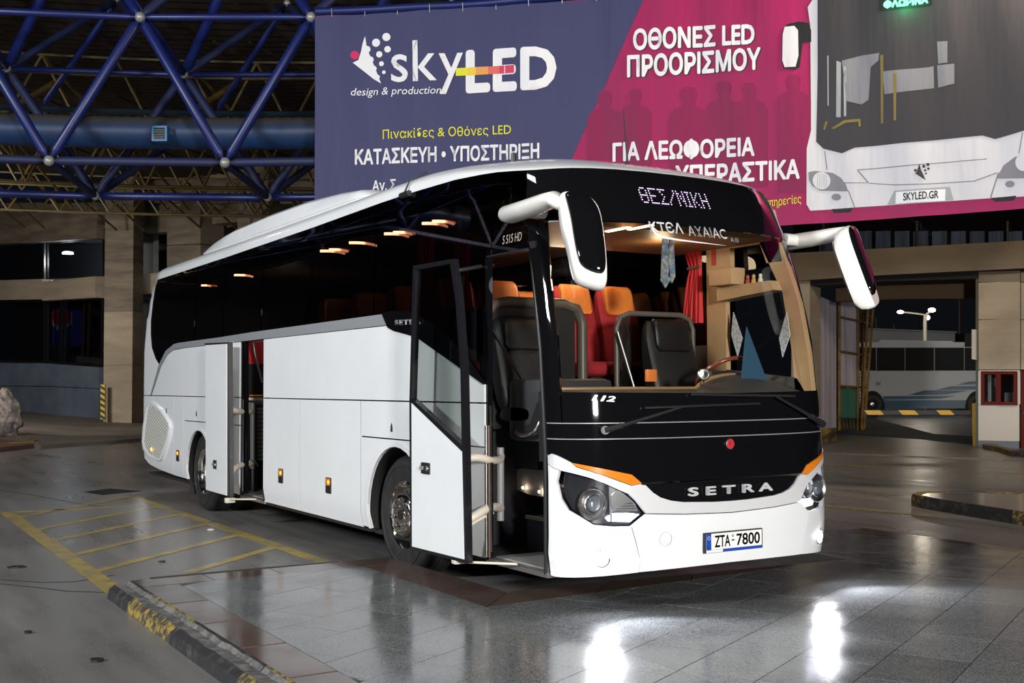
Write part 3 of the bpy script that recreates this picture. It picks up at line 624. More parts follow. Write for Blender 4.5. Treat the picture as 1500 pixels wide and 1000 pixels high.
# ---- mirrors
def mirror(sg, dz):
    T = lambda p: np.array([p[0], p[1] if sg < 0 else -p[1], p[2]+dz])
    n = np.array([.855, -.398, .33]); n /= np.linalg.norm(n); h = np.array([.423, .906, 0]); c = np.array([.09, -1.33, 2.6])
    def pp(u, v):
        r = ray(u, v); t = ((c-CAM)@n)/(r@n); return CAM+r*t
    outl = [pp(u, v) for u, v in ((820, 279), (819, 300), (824, 334), (832, 356), (840, 396), (846, 408), (860, 415), (884, 421), (890, 414), (890, 390), (887.5, 356), (882, 316), (876, 298), (864, 285), (842, 278))]
    face = [pp(u, v) for u, v in ((826, 281), (830, 296), (836, 320), (840, 348), (847, 384), (858, 395), (879, 402), (886, 398), (888, 385), (885.5, 356), (880.5, 318), (874, 300), (863, 287), (842, 280))]
    outl = smoothpoly(outl, 2); face = smoothpoly(face, 2)
    ctr = sum(outl)/len(outl)
    rings = []
    for k, (d, s) in enumerate(((.0, .97), (-.015, 1.0), (-.06, 1.0), (-.11, .95), (-.145, .82), (-.155, .6))): rings.append([T(ctr+(p-ctr)*s+n*d) for p in outl])
    m_ = len(outl); V = [p for r in rings for p in r]; F = [(i*m_+j, i*m_+(j+1) % m_, (i+1)*m_+(j+1) % m_, (i+1)*m_+j) for i in range(len(rings)-1) for j in range(m_)]+[tuple(range(m_)), tuple(range((len(rings)-1)*m_, len(rings)*m_))]
    e1 = pp(822, 291)-n*.07; e2 = pp(834, 297)-n*.075
    hs = bm_fix(mesh('mirror_housing', V, F, MWHITE, coach), True)
    fc = sum(face)/len(face); rings = [[T(fc+(p-fc)*s+n*d) for p in face] for d, s in ((-.004, 1.0), (.012, .985), (.026, .9), (.034, .7), (.038, .35), (.039, .02))]
    m_ = len(face); V = [p for r in rings for p in r]; F = [(i*m_+j, i*m_+(j+1) % m_, (i+1)*m_+(j+1) % m_, (i+1)*m_+j) for i in range(len(rings)-1) for j in range(m_)]+[tuple(range((len(rings)-1)*m_, len(rings)*m_))]
    bm_fix(mesh('mirror_cover', V, F, BLACKG, hs), True)
    V = [T(fc+(p-fc)*.8-n*.158) for p in face]; mesh('mirror_glass', V, [tuple(range(len(V)))], mat('mirror_silver', (.8, .8, .8, 1), .02, metal=1), hs)
    MB().tube([T(p) for p in ((-.875, -1.335, 2.880), (-.86, -1.34, 2.883), (-.80, -1.35, 2.885), (-.5, -1.368, 2.89), (-.25, -1.385, 2.900), (-.16, -1.39, 2.902), tuple(e1), tuple(e2))],
              [(.03, .04), (.052, .07), (.066, .095), (.062, .095), (.056, .088), (.052, .08), (.045, .07), (.03, .05)], 18).out('mirror_arm', MWHITE, coach, True)
    MB().tube([T((-.62, -1.18, 2.89)), T((-.60, -1.33, 2.885))], .05, 12).out('mirror_bracket', MWHITE, coach, True)
mirror(-1, 0); mirror(1, -.045)

# ---- opened doors
def py_(pts, y): return [ony(u, v, y) for u, v in pts]
def ringprism(name, outer, inner, vec, mt, parent):
    n = len(outer); o = [np.array(p) for p in outer]; i = [np.array(p) for p in inner]; v = np.array(vec, float); V = o+i+[p+v for p in o]+[p+v for p in i]
    F = []
    for k in range(n):
        j = (k+1) % n; F += [(k, j, n+j, n+k), (2*n+k, 3*n+k, 3*n+j, 2*n+j), (k, 2*n+k, 2*n+j, j), (n+k, n+j, 3*n+j, 3*n+k)]
    return mesh(name, V, F, mt, parent)
YD = -1.49; NAVY = mat('frame_black', (.010, .010, .013, 1), .2, coat=.4)
def door_handle(parent, u, v, y, w=.11, h=.11):
    p = ony(u, v, y); b = prism('door_handle', [(p[0]+a, y-.001, p[2]+c) for a, c in rrect(w*1.25, h*.8, .012)], (0, -.012, 0), BLACKM, parent)
    prism('handle_grip', [(p[0]-.045+a, y-.013, p[2]+c) for a, c in rrect(.06, .03, .01)], (0, -.012, 0), GREYM, b)
    lathe('lock_barrel', [(.022, 0), (.020, .014), (.012, .016), (0, .014)], CHROME2, b, (p[0]+.035, y-.012, p[2]), (0, -1, 0), 14); return b
dfr = empty('passenger_door', (0, 0, 0)); dfr.parent = coach; dfr.location = Vector((-1.7, YD, 1.4))-coach.location
out_ = py_([(604.8, 389), (663, 379), (671, 434), (678.6, 537), (681, 652), (683.8, 825), (600.6, 804), (599.6, 587)], YD)
in_ = py_([(608.5, 395.5), (659, 386), (667, 440), (674.2, 540), (676.2, 650), (679.6, 819), (603.4, 800), (602.6, 587)], YD)
ringprism('door_frame', out_, in_, (0, .05, 0), NAVY, dfr)
prism('door_glass', py_([(608.5, 395.5), (659, 386), (667, 440), (674.2, 540), (676.2, 651), (602.8, 583)], YD+.015), (0, .006, 0), DOORGL, dfr)
prism('door_panel', py_([(602.6, 590), (676, 661), (679.6, 819), (603.4, 800)], YD-.004), (0, .05, 0), WHITE, dfr)
prism('door_waist_trim', py_([(602.6, 583), (676.5, 652), (676.5, 661), (602.6, 590)], YD-.002), (0, .05, 0), NAVY, dfr)
door_handle(dfr, 624.5, 685.5, YD-.004)
mdr = empty('passenger_door', (0, 0, 0)); mdr.parent = coach; mdr.location = Vector((-7.5, YD, 1.4))-coach.location
prism('door_panel', py_([(300.6, 505.5), (331.5, 503.5), (331.5, 725.5), (301.5, 717)], YD), (0, .05, 0), WHITE, mdr)
prism('door_seal', py_([(331.5, 501.5), (335, 501.5), (336.5, 727.5), (331.5, 727.5)], YD+.01), (0, .05, 0), BLACKM, mdr)
prism('door_seal', py_([(300, 502.5), (335, 501), (335, 503.2), (300, 505.2)], YD+.002), (0, .05, 0), BLACKM, mdr)
door_handle(mdr, 315.5, 680, YD, .09, .13)
# hinge rails, stays, jambs
def rail(name, pts, r, mt, par=coach): return tube(name, smoothpoly(pts, 2, False), r, mt, par, 10)
rail('hinge_rail', [ony(684, 671, -1.44), ony(700, 669, -1.36), ony(718, 674, -1.25), ony(733, 674, -1.05), ony(734, 668, -1.0)], .030, CREAM)
rail('hinge_rail', [ony(684, 763, -1.44), ony(700, 752, -1.36), ony(716, 743, -1.25), ony(727, 742, -1.1), ony(733, 744, -1.0)], .034, CREAM)
rail('hinge_rail', [ony(684, 772, -1.44), ony(702, 760, -1.34), ony(722, 751, -1.2)], .013, CREAM)
tube('hinge_post', [ony(733, 655, -1.0), ony(733, 762, -1.0)], .030, GREYM, coach, 12)
rail('hinge_rail', [ony(336, 598, -1.45), ony(346, 602, -1.36), ony(358, 603, -1.2), ony(370, 602, -1.0)], .035, CREAM)
rail('hinge_rail', [ony(336, 694, -1.45), ony(345, 684, -1.36), ony(358, 679, -1.2), ony(370, 679, -1.0)], .038, CREAM)
tube('hinge_post', [ony(370, 590, -1.0), ony(370, 686, -1.0)], .035, GREYM, coach, 12)
for a, b, y0, y1 in (((680, 823), (757, 826), -1.46, -1.28), ((335, 731), (375, 731), -1.46, -1.28)):
    tube('stay_rod', [ony(*a, y0), ony(*b, y1)], .010, CREAM, coach)
tube('stay_rod', [ony(672, 396, -1.45), ony(700, 391, -1.30), ony(722, 388, -1.1)], .016, BLACKM, coach)
box('door_foot', (-1.45, -1.49, .31), (-1.38, -1.38, .36), CREAM, coach, .008); box('door_foot', (-7.12, -1.49, .28), (-7.04, -1.38, .34), CREAM, coach, .008)
for x0, x1, z1 in ((FR, -.47, 2.63), (-7.235, -6.365, 2.19)):
    box('door_jamb', (x0-.005, -1.262, .34), (x0+.035, -1.22, z1), BLACKG, coach); box('door_jamb_trim', (x0+.036, -1.25, .40), (x0+.046, -1.24, 1.5), CHROME2, coach)
    box('door_header', (x0, -1.255, z1), (x1-.15 if x1 > -2 else x1, -1.18, z1+.05), BLACKM, coach); box('door_sill', (x0, -1.262, .318), (x1, -1.18, .352), ALU, coach)
box('door_jamb', (-6.40, -1.262, .34), (-6.366, -1.20, 2.19), BLACKM, coach)
tube('door_jamb', [(-.50, -1.235, .34), (-.50, -1.235, 1.2), (-.56, -1.235, 1.9), (-.70, -1.22, 2.63)], .03, BLACKM, coach)
tube('door_seal_tube', [(FR+.02, -1.272, .36), (FR+.02, -1.272, .9), (FR+.02, -1.272, 1.35)], .009, CHROME2, coach)
tube('door_seal_tube', [(FR+.045, -1.262, .36), (FR+.045, -1.262, .9), (FR+.04, -1.262, 1.35)], .010, mat('brown_rubber', (.10, .06, .04, 1), .4), coach)
# front stairwell and cab interior
box('step', (-1.30, -1.18, .352), (-.5, -.75, .36), GREYM, coach)
box('step', (-1.50, -.78, .352), (-.5, -.05, .62), mat('stair_vinyl', (.015, .018, .03, 1), .5), coach); box('step_nosing', (-1.50, -.80, .60), (-.5, -.76, .625), ALU, coach)
box('step', (-1.70, -.50, .62), (-.5, -.05, .86), MATS['stair_vinyl'], coach); box('step_nosing', (-1.70, -.52, .84), (-.5, -.48, .865), ALU, coach)
box('stairwell_back', (-2.05, -1.15, .34), (-1.95, -.05, 2.30), mat('stair_wall', (.03, .03, .04, 1), .6), coach)
prism('kick_panel', py_([(728, 690), (797, 682), (797, 728), (775, 724), (745, 712)], -.60), (0, .05, 0), mat('kick_grey', (.34, .34, .35, 1), .5), coach)
for u, v in ((766, 714), (790, 720)): lathe('step_lamp', [(.012, 0), (.009, .006), (0, .008)], mat('step_lamp_lit', (1, 1, 1, 1), .4, emit=((1, .75, .5, 1), 25)), coach, onx(u, v, -1.0) if False else ony(u, v, -.63), (0, -1, 0), 10)
box('guide_console', (-1.46, -.98, 1.22), (-.92, -.35, 1.70), mat('dash_dark', (.035, .036, .04, 1), .42), coach, .05)
rail('grab_handle', [ony(757, 632, -1.02), ony(762, 638, -1.04), ony(778, 636, -1.04), ony(788, 626, -1.03), ony(794, 610, -1.0)], .016, CHROME2)
prism('console_recess', [(-1.22, -.985, 1.30), (-.96, -.985, 1.30), (-.96, -.985, 1.55), (-1.02, -.985, 1.52), (-1.12, -.985, 1.36), (-1.22, -.985, 1.34)], (0, -.004, 0), BLACKM, coach)
def seatpart(name, prof, y0, y1, mt, parent=coach, r=.05):
    """profile in x,z extruded across y with rounded ends"""
    V = []; F = []; n = len(prof); cx = sum(p[0] for p in prof)/n; cz = sum(p[1] for p in prof)/n
    ys = [(y0, .72), (y0+r*.3, .88), (y0+r, 1), (y1-r, 1), (y1-r*.3, .88), (y1, .72)]
    for y, s in ys: V += [(cx+(a-cx)*s, y, cz+(b-cz)*s) for a, b in prof]
    F = [(i*n+j, i*n+(j+1) % n, (i+1)*n+(j+1) % n, (i+1)*n+j) for i in range(5) for j in range(n)]+[tuple(range(n)), tuple(range(5*n, 6*n))]
    return bm_fix(mesh(name, V, F, mt, parent), True)
def seat(x, y, z0, w, backmt, headmt, name='passenger_seat', hh=.26):
    o = lambda pts: smoothpoly([(x+a, z0+b) for a, b in pts], 2)
    s = seatpart(name, o([(-.02, .50), (.44, .50), (.50, .44), (.46, .36), (-.02, .36), (-.1, .4)]), y-w/2, y+w/2, backmt)
    seatpart('seat_back', o([(-.06, .42), (.06, .44), (.03, .7), (-.06, .98), (-.12, 1.20), (-.20, 1.20), (-.20, .95), (-.14, .6)]), y-w/2, y+w/2, backmt, s)
    seatpart('headrest', o([(.0, .94), (-.02, .96-.0), (-.055, 1.19), (-.11, 1.22), (-.15, 1.21), (-.13, 1.0), (-.08, .93)]), y-w*.37, y+w*.37, headmt, s, .03)
    box('seat_pedestal', (x, y-.12, z0), (x+.35, y+.12, z0+.38), DARK, s)
    return s
for r in range(4):
    for y in (-.93, -.47, .31, .80):
        seat(-2.33-.86*r, y, 1.36, .43, RED, ORANGE)
seat(-1.56, -.74, 1.0, .48, SEATB, mat('seat_vinyl', (.007, .007, .008, 1), .4), 'guide_seat')
seat(-1.38, .66, 1.0, .50, SEATB, MATS['seat_vinyl'], 'driver_seat')
tube('seat_belt', [(-1.62, -1.02, 2.1), (-1.52, -.9, 1.85), (-1.42, -.75, 1.55)], [(.003, .024)]*3, BLACKM, coach, 6)
TRIM = mat('partition_trim', (.09, .07, .055, 1), .4); SMOKE = glass('smoked_screen', (.30, .30, .32, 1), 1.45)
def arcframe(x, y0, y1, z0, z1, r, rad, mt, name):
    pts = [(x, y0, z0), (x, y0, z1-r)]+[(x, y0+r-r*math.cos(t), z1-r+r*math.sin(t)) for t in np.linspace(.2, PI/2, 5)]+[(x, y1-r+r*math.sin(t), z1-r+r*math.cos(t)) for t in np.linspace(0, PI/2, 5)]+[(x, y1, z0)]
    return tube(name, pts, rad, mt, coach, 10)
arcframe(-1.76, -.95, -.10, 1.3, 2.33, .12, (.05, .035), TRIM, 'partition_frame') if False else None
MB().tube([(-1.76, -1.0, 2.22), (-1.76, -.93, 2.31), (-1.76, -.80, 2.335), (-1.76, -.25, 2.335), (-1.76, -.12, 2.30), (-1.76, -.06, 2.18), (-1.76, -.06, 1.4)], [(.045, .05)]*7, 10).out('partition_frame', TRIM, coach, True)
box('partition_panel', (-1.78, -1.03, 1.3), (-1.75, -.14, 2.31), BLACKM, coach)
MB().tube([(-1.62, .20, 1.2), (-1.62, .20, 2.14), (-1.62, .24, 2.23), (-1.62, .34, 2.265), (-1.62, .90, 2.265), (-1.62, 1.0, 2.23), (-1.62, 1.04, 2.14), (-1.62, 1.04, 1.2)], .024, 10).out('partition_frame', mat('frame_grey', (.09, .08, .07, 1), .4), coach, True)
box('partition_screen', (-1.625, .22, 1.5), (-1.615, 1.02, 2.24), SMOKE, coach)
tube('partition_strut', [(-1.55, .16, 2.1), (-1.4, .28, 1.45)], .012, ALU, coach)
# dashboard
def extr(name, prof, y0, y1, mt, ny=2, par=coach):
    return prism(name, [(a, y0, b) for a, b in prof], (0, y1-y0, 0), mt, par)
V = []; F = []; ys = np.linspace(-1.12, 1.12, 29)
prof = [(.0, 1.30), (-.0, 1.575), (-.12, 1.60), (-.30, 1.615), (-.44, 1.62), (-.50, 1.60), (-.50, 1.1)]
for y in ys:
    hump = .11*max(0, 1-((y-.66)/.46)**2)**.5 if abs(y-.66) < .46 else 0
    for k, (a, b) in enumerate(prof): V.append((fx(y, 1.5)-.07+a, y, b+(hump*(0, 0, .1, .7, 1, .8, 0)[k])))
n = len(prof); F = [(i*n+j, i*n+j+1, (i+1)*n+j+1, (i+1)*n+j) for i in range(len(ys)-1) for j in range(n-1)]
bm_fix(mesh('dashboard', V, F, mat('dash_top', (.045, .045, .042, 1), .55), coach), True)
tube('dashboard_edge', [(fx(y, 1.5)-.55, y, 1.618+(.11*max(0, 1-((y-.66)/.46)**2)**.5 if abs(y-.66) < .46 else 0)) for y in np.linspace(-1.08, 1.05, 40)], (.02, .016), mat('dash_brown', (.30, .17, .08, 1), .4), coach, 8)
sw_ = [np.array([-.80, .66, 1.735])+.225*(math.cos(t)*np.array([0, 1., 0])+math.sin(t)*np.array([.82, 0, .57])) for t in np.linspace(0, 2*PI, 33)]
swo = tube('steering_wheel', sw_, .017, mat('wheel_wood', (.16, .04, .02, 1), .25, coat=.5), coach, 10)
MB().tube([sw_[0], (-.80, .66, 1.725), sw_[16]], .014, 8).tube([(-.80, .66, 1.725), (-.62, .66, 1.55)], .04, 10).out('steering_column', BLACKM, swo, True)
box('dash_monitor', (-.66, .36, 1.60), (-.60, .62, 1.76), BLACKM, coach, .01)
lathe('dash_fan', [(.045, 0), (.05, .02), (.04, .03), (.038, .022), (.015, .024), (0, .03)], CHROME2, coach, onx(1030, 548, -.5), (1, -.4, 0), 18); tube('fan_stalk', [onx(1030, 552, -.5), onx(1032, 575, -.5)], .006, BLACKM, coach)
box('ticket_lamp', tuple(onx(950, 553, -.6)-np.array([.02, .02, .03])), tuple(onx(957, 541, -.6)+np.array([.02, .02, 0])), ORANGE, coach, .006)
# driver's side wall, ceiling, curtains
yw = 1.13
def wall(name, pts, mt=BEIGE, y=yw, t=.05): return prism(name, [(a, y, b) for a, b in pts], (0, t, 0), mt, coach)
wall('side_trim', [(-1.53, 1.1), (-1.285, 1.1), (-1.285, 3.1), (-1.53, 3.1)])
wall('side_trim', [(-1.285, 2.83), (-.855, 2.83), (-.78, 2.66), (-.60, 2.66), (-.66, 2.9), (-.72, 3.1), (-1.285, 3.1)])
wall('side_trim', [(-1.285, 2.37), (-.60, 2.42), (-.645, 2.50), (-1.285, 2.49)], BEIGE, yw-.10, .15)
wall('side_trim', [(-1.285, 2.63), (-1.22, 2.63), (-1.22, 2.83), (-1.285, 2.83)])
wall('side_trim', [(-.86, 2.84), (-.655, 2.49), (-.60, 2.40), (-.50, 1.9), (-.46, 1.45), (-.28, 1.45), (-.33, 1.9), (-.42, 2.3), (-.58, 2.7), (-.66, 2.9)])
wall('side_trim', [(-1.285, 1.1), (-.3, 1.1), (-.3, 1.5), (-.45, 1.70), (-1.285, 1.78)], mat('trim_dark', (.05, .045, .04, 1), .5))
wall('side_trim', [(-6.3, 1.36), (-1.53, 1.36), (-1.53, 2.0), (-6.3, 2.0)], RED if False else MATS['trim_dark'])
box('shelf_speaker', (-1.29, .94, 2.495), (-1.0, 1.1, 2.64), BEIGE, coach, .015); box('speaker_grille', (-1.295, .935, 2.51), (-1.29+.0, .936, 2.62), TRIM, coach) if False else None
prism('safety_sticker', [(-1.46, yw-.003, 2.70), (-1.40, yw-.003, 2.70), (-1.40, yw-.003, 2.84), (-1.46, yw-.003, 2.84)], (0, .002, 0), mat('sticker_red', (.45, .01, .01, 1), .5), coach)
box('cabin_ceiling', (-11.6, -1.15, 3.02), (-1.0, 1.15, 3.07), BEIGED, coach)
box('cabin_ceiling', (-1.9, -1.15, 2.84), (-.70, 1.15, 2.89), BEIGED, coach); box('cabin_ceiling', (-1.95, -1.15, 2.84), (-1.9, 1.15, 3.05), BEIGED, coach)
WARM = mat('cabin_lamp', (1, .8, .5, 1), .4, emit=((1, .70, .38, 1), 9))
for u, v in ((905, 336), (938, 333)): p = onz(u, v, 2.836); box('ceiling_lamp', tuple(p-np.array([.14, .02, .004])), tuple(p+np.array([.14, .02, .004])), WARM, coach)
for u, v in ((635, 328), (650, 325), (579, 343), (592, 341), (484, 368), (497, 366), (527, 356), (356, 403), (307, 418)):
    p = onz(u, v, 2.995); a_ = [(p[0]+.11*math.cos(t)-.06, p[1]+.14*math.sin(t), 2.99) for t in np.linspace(-.9, .7, 8)]; tube('ceiling_lamp', a_, .013, mat('cabin_arc_lamp', (1, .5, .25, 1), .4, emit=((1, .30, .13, 1), 2.2)), coach, 5)
point('cab_light', (-1.2, .35, 2.72), 4.5, (1, .72, .42), .08); point('saloon_light', (-2.35, .1, 2.75), 6, (1, .74, .48), .1); point('saloon_light', (-2.35, .6, 2.9), 6, (1, .74, .48), .1)
point('stair_light', (-.95, -.95, 2.45), 1.6, (.8, .85, 1), .1); point('rear_stair_light', (-6.9, -.8, 2.6), 3.5, (1, .85, .75), .1)
def curtain(x0, x1, xm0, xm1, z1, zm, z0, y):
    V = []; n = 40; zs = np.linspace(z1, z0, 16)
    for z in zs:
        t = (z-zm)/(z1-zm) if z > zm else (zm-z)/(zm-z0); t = min(1, abs(t))**.6
        a = xm0+(x0-xm0)*t; b = xm1+(x1-xm1)*t
        V += [(a+(b-a)*i/n, y+.022*math.sin(i*1.15)+.006*math.sin(i*.5+z*6), z) for i in range(n+1)]
    F = [(r*(n+1)+i, r*(n+1)+i+1, (r+1)*(n+1)+i+1, (r+1)*(n+1)+i) for r in range(15) for i in range(n)]
    return mesh('curtain', V, F, CURT, coach, smooth=2)
c_ = curtain(-1.82, -1.56, -1.68, -1.56, 2.99, 2.69, 2.20, 1.09); tube('curtain_tie', [(-1.70, 1.06, 2.69), (-1.54, 1.06, 2.70)], .014, TRIM, c_, 8)
curtain(-2.75, -2.45, -2.65, -2.5, 2.99, 2.5, 2.2, -1.12); curtain(-2.05, -1.78, -1.95, -1.85, 2.84, 2.5, 2.25, -1.13)
# mid doorway contents
box('step', (-8.1, -1.18, .345), (-6.4, -.8, .36), GREYM, coach)
XR_ = -7.75; ox = lambda pts, x=XR_: [onx(u, v, x) for u, v in pts]
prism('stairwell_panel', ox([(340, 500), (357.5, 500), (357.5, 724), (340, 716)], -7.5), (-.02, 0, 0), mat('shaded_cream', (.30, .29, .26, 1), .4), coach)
tube('door_pole', [onx(361, 500, -7.2), onx(361, 722, -7.2)], .030, BLACKG, coach, 8)
prism('red_panel', ox([(363, 500), (386, 500), (386, 533), (363, 533)]), (-.02, 0, 0), CURT, coach)
prism('dark_panel', ox([(340, 533), (390, 533), (390, 583), (340, 583)]), (-.02, 0, 0), DARK, coach)
prism('amber_strip', ox([(366, 578), (384, 578), (384, 580), (366, 580)], -7.7), (-.02, 0, 0), AMBER, coach)
prism('shelf_edge', ox([(361, 582), (390, 582), (390, 586), (361, 586)], -7.6), (-.02, 0, 0), CREAM, coach)
prism('grey_locker', ox([(360, 590), (373, 589), (373, 599), (360, 600)], -7.6), (-.1, 0, 0), GREYM, coach)
vn_ = prism('heater_grille', ox([(376.5, 597), (390, 597), (390, 674), (376.5, 674)], -7.6), (-.03, 0, 0), mat('heater_grey', (.12, .12, .125, 1), .5), coach)
for k in range(12): v = 600+k*6.2; prism('heater_slot', ox([(377, v), (390, v), (390, v+1.5), (377, v+1.5)], -7.595), (.003, 0, 0), DARK, vn_)
box('cable_box', tuple(np.minimum(onx(361, 722, -7.7), onx(376, 686, -7.5))), tuple(np.maximum(onx(361, 722, -7.7), onx(378, 686, -7.5))), BLACKM, coach, .01)
rail('grab_rail', [onx(371, 500, -7.4), onx(373, 516, -7.4), onx(379, 540, -7.4), onx(384, 560, -7.4)], .015, ALU)
rail('cable_loop', [onx(362, 686, -7.4), onx(366, 672, -7.4), onx(374, 674, -7.4), onx(378, 683, -7.4)], .006, ALU)
# things inside the coach
tie = empty('necktie', (-.80, .10, 2.80), 'patterned blue and gold necktie hanging behind the windscreen', 'tie')
TIE = mat('tie_silk', (.10, .16, .26, 1), .4, noise=(38, (.40, .33, .22, 1), .45, .6))
for dy, z1, w0, w1, nm in ((-.025, 2.41, .025, .045, 'wide_blade'), (.04, 2.45, .02, .035, 'narrow_blade')):
    c = np.array([-.80, .10+dy, 0]); f = lambda y, z, x=0: c+np.array([x, y, z])
    prism(nm, [f(-w0, 2.80), f(w0, 2.80), f(w1, z1+.06), f(0, z1), f(-w1, z1+.06)], (-.01, 0, 0), TIE, tie)
def thing_box(name, lo, hi, mt, label, cat, group=None, bev=.004):
    o = box(name, lo, hi, mt, None, bev); return setp(o, label, cat, group)
bag = empty('plastic_bag', (-6.55, -.95, .36), 'blue and white plastic bag on the floor of the rear doorway', 'bag')
def blob(name, c, r, mt, parent, seed=1):
    bm = bmesh.new(); bmesh.ops.create_icosphere(bm, subdivisions=3, radius=1); rnd = random.Random(seed)
    for v in bm.verts:
        k = 1+.18*math.sin(v.co.x*5+seed)*math.cos(v.co.y*4+seed*2)+.1*math.sin(v.co.z*9+v.co.x*7)
        v.co = Vector((v.co.x*r[0]*k+c[0], v.co.y*r[1]*k+c[1], v.co.z*r[2]*k+c[2]))
    return bm_out(name, bm, mt, parent, smooth=2)
blob('bag_top', (-6.52, -1.0, .68), (.10, .07, .10), mat('bag_blue', (.01, .10, .55, 1), .4), bag, 3); blob('bag_bottom', (-6.52, -1.0, .48), (.10, .08, .13), mat('bag_white', (.5, .5, .52, 1), .4), bag, 5)
CLOTH = mat('pennant_white', (.50, .50, .52, 1), .7, noise=(40, (.25, .28, .34, 1), .5, .56))
for k, (pts, lab) in enumerate((([(1074, 457), (1087, 495), (1080, 522), (1071, 490)], 'white diamond pennant in the driver\'s side window, nearer the red curtain'), ([(1152, 457), (1157, 490), (1146, 523), (1141, 495)], 'white diamond pennant in the driver\'s side window, nearer the windscreen edge'))):
    o = prism('pennant', [ony(u, v, 1.10) for u, v in pts], (0, .008, 0), CLOTH); setp(o, lab, 'pennant', None)
pn = prism('pennant', [onx(1094, 478, -.55), onx(1130, 574, -.42), onx(1084, 577, -.42)], (-.008, 0, 0), mat('pennant_blue', (.02, .07, .13, 1), .6)); setp(pn, 'blue triangular pennant standing on the dashboard beside the steering wheel', 'pennant')
for k, (x, mt, lab) in enumerate(((-.95, 'red', 'small red and gold figurine at the rear end of the cab shelf'), (-.88, 'gold', 'small gold figurine in the middle of the cab shelf'), (-.80, 'wht', 'small pale figurine at the windscreen end of the cab shelf'))):
    m_ = {'red': mat('fig_red', (.35, .06, .03, 1), .5), 'gold': mat('fig_gold', (.5, .3, .08, 1), .4), 'wht': mat('fig_white', (.6, .55, .5, 1), .5)}[mt]
    o = lathe('figurine', [(.0, 0), (.022, 0), (.02, .03), (.012, .045), (.017, .06), (.012, .075), (0, .08)], m_, None, (x, 1.08, 2.495), (0, 0, 1), 12); setp(o, lab, 'figurine', 'figurines on the cab shelf')
bpy.context.view_layer.update()

# ================================================================== GROUND
def asphalt():
    m = bpy.data.materials.new('asphalt'); m.use_nodes = True; nt = m.node_tree; b = nt.nodes['Principled BSDF']; N = nt.nodes.new; L = nt.links.new
    g = N('ShaderNodeNewGeometry')
    def nz(sc, det, stretch=None, rot=0):
        mp = N('ShaderNodeMapping'); L(g.outputs['Position'], mp.inputs[0]); mp.inputs['Rotation'].default_value = (0, 0, rot)
        if stretch: mp.inputs['Scale'].default_value = stretch
        n = N('ShaderNodeTexNoise'); n.inputs['Scale'].default_value = sc; n.inputs['Detail'].default_value = det; n.inputs['Roughness'].default_value = .6; L(mp.outputs[0], n.inputs[0]); return n
    n1 = nz(.35, 6); n2 = nz(1.0, 7, (.35, 3.0, 1), .95); n3 = nz(90, 2); n4 = nz(.12, 3)
    r = N('ShaderNodeValToRGB'); r.color_ramp.elements[0].position = .3; r.color_ramp.elements[0].color = (.105, .100, .100, 1); r.color_ramp.elements[1].position = .72; r.color_ramp.elements[1].color = (.27, .262, .258, 1)
    mx = N('ShaderNodeMix'); mx.inputs[0].default_value = .5; L(n1.outputs[0], mx.inputs[2]); L(n2.outputs[0], mx.inputs[3]); L(mx.outputs[0], r.inputs[0])
    m2 = N('ShaderNodeMix'); m2.data_type = 'RGBA'; m2.blend_type = 'MULTIPLY'; m2.inputs[0].default_value = .5; L(r.outputs[0], m2.inputs[6])
    r3 = N('ShaderNodeValToRGB'); r3.color_ramp.elements[0].position = .35; r3.color_ramp.elements[0].color = (.45, .45, .45, 1); r3.color_ramp.elements[1].position = .65; L(n3.outputs[0], r3.inputs[0]); L(r3.outputs[0], m2.inputs[7])
    L(m2.outputs[2], b.inputs['Base Color'])
    mr = N('ShaderNodeMapRange'); L(mx.outputs[0], mr.inputs[0]); mr.inputs[1].default_value = .35; mr.inputs[2].default_value = .65; mr.inputs[3].default_value = .22; mr.inputs[4].default_value = .42; L(mr.outputs[0], b.inputs['Roughness'])
    bp = N('ShaderNodeBump'); bp.inputs['Strength'].default_value = .12; bp.inputs['Distance'].default_value = .004; L(n3.outputs[0], bp.inputs['Height']); L(bp.outputs[0], b.inputs['Normal'])
    return m
ASPH = asphalt()
V = [(-150, -60, 0), (40, -60, 0), (40, 110, 0), (-150, 110, 0)]
setp(mesh('floor', V, [(0, 1, 2, 3)], ASPH), kind='structure')
YEL = mat('worn_yellow', (.36, .27, .07, 1), .35, noise=(3.5, (.14, .125, .10, 1), .42, .68))
def strip(pa, pb, w, z=.004, h=.003):
    a = np.array(pa[:2], float); b = np.array(pb[:2], float); d = (b-a)/np.linalg.norm(b-a); n = np.array([-d[1], d[0]])*w/2
    return [(*(a+n), z), (*(b+n), z), (*(b-n), z), (*(a-n), z)]
bay = empty('hatched_bay', (-6.5, -2.5, 0), 'worn yellow hatched no-parking box painted on the floor beside the coach', 'floor marking')
def ystrip(a, b, w, z): prism('painted_line', strip(a, b, w, z), (0, 0, .002), YEL, bay)
ystrip((-11.3, -1.56), (-3.75, -1.52), .15, .003); ystrip((-10.2, -3.46), (-3.2, -3.52), .17, .0032)
for p, q in (((0, 751), (210, 740)), ((57, 775), (230, 742)), ((83, 791), (263, 753)), ((103, 814), (300, 768)), ((138, 837), (350, 783)), ((277, 838), (407, 800)), ((30, 757), (190, 727))):
    ystrip(onz(*p), onz(*q), .12, .0025)
def painted(p, q, w, lab, name='road_line'):
    o = prism(name, strip(onz(*p), onz(*q), w), (0, 0, .003), YEL); setp(o, lab, 'road line')
painted((1207, 741), (1390, 758), .07, 'thin yellow road line ending at the foot of the right-hand kerb island'); painted((1200, 680), (1340, 687), .10, 'short faded orange line across the far driveway')
painted((1455, 692), (1500, 694), .10, 'faded orange line at the far right of the driveway')
gr = empty('drain_grate', tuple(onz(160, 717)), 'dark rectangular drain grate set in the floor beyond the hatched bay', 'drain')
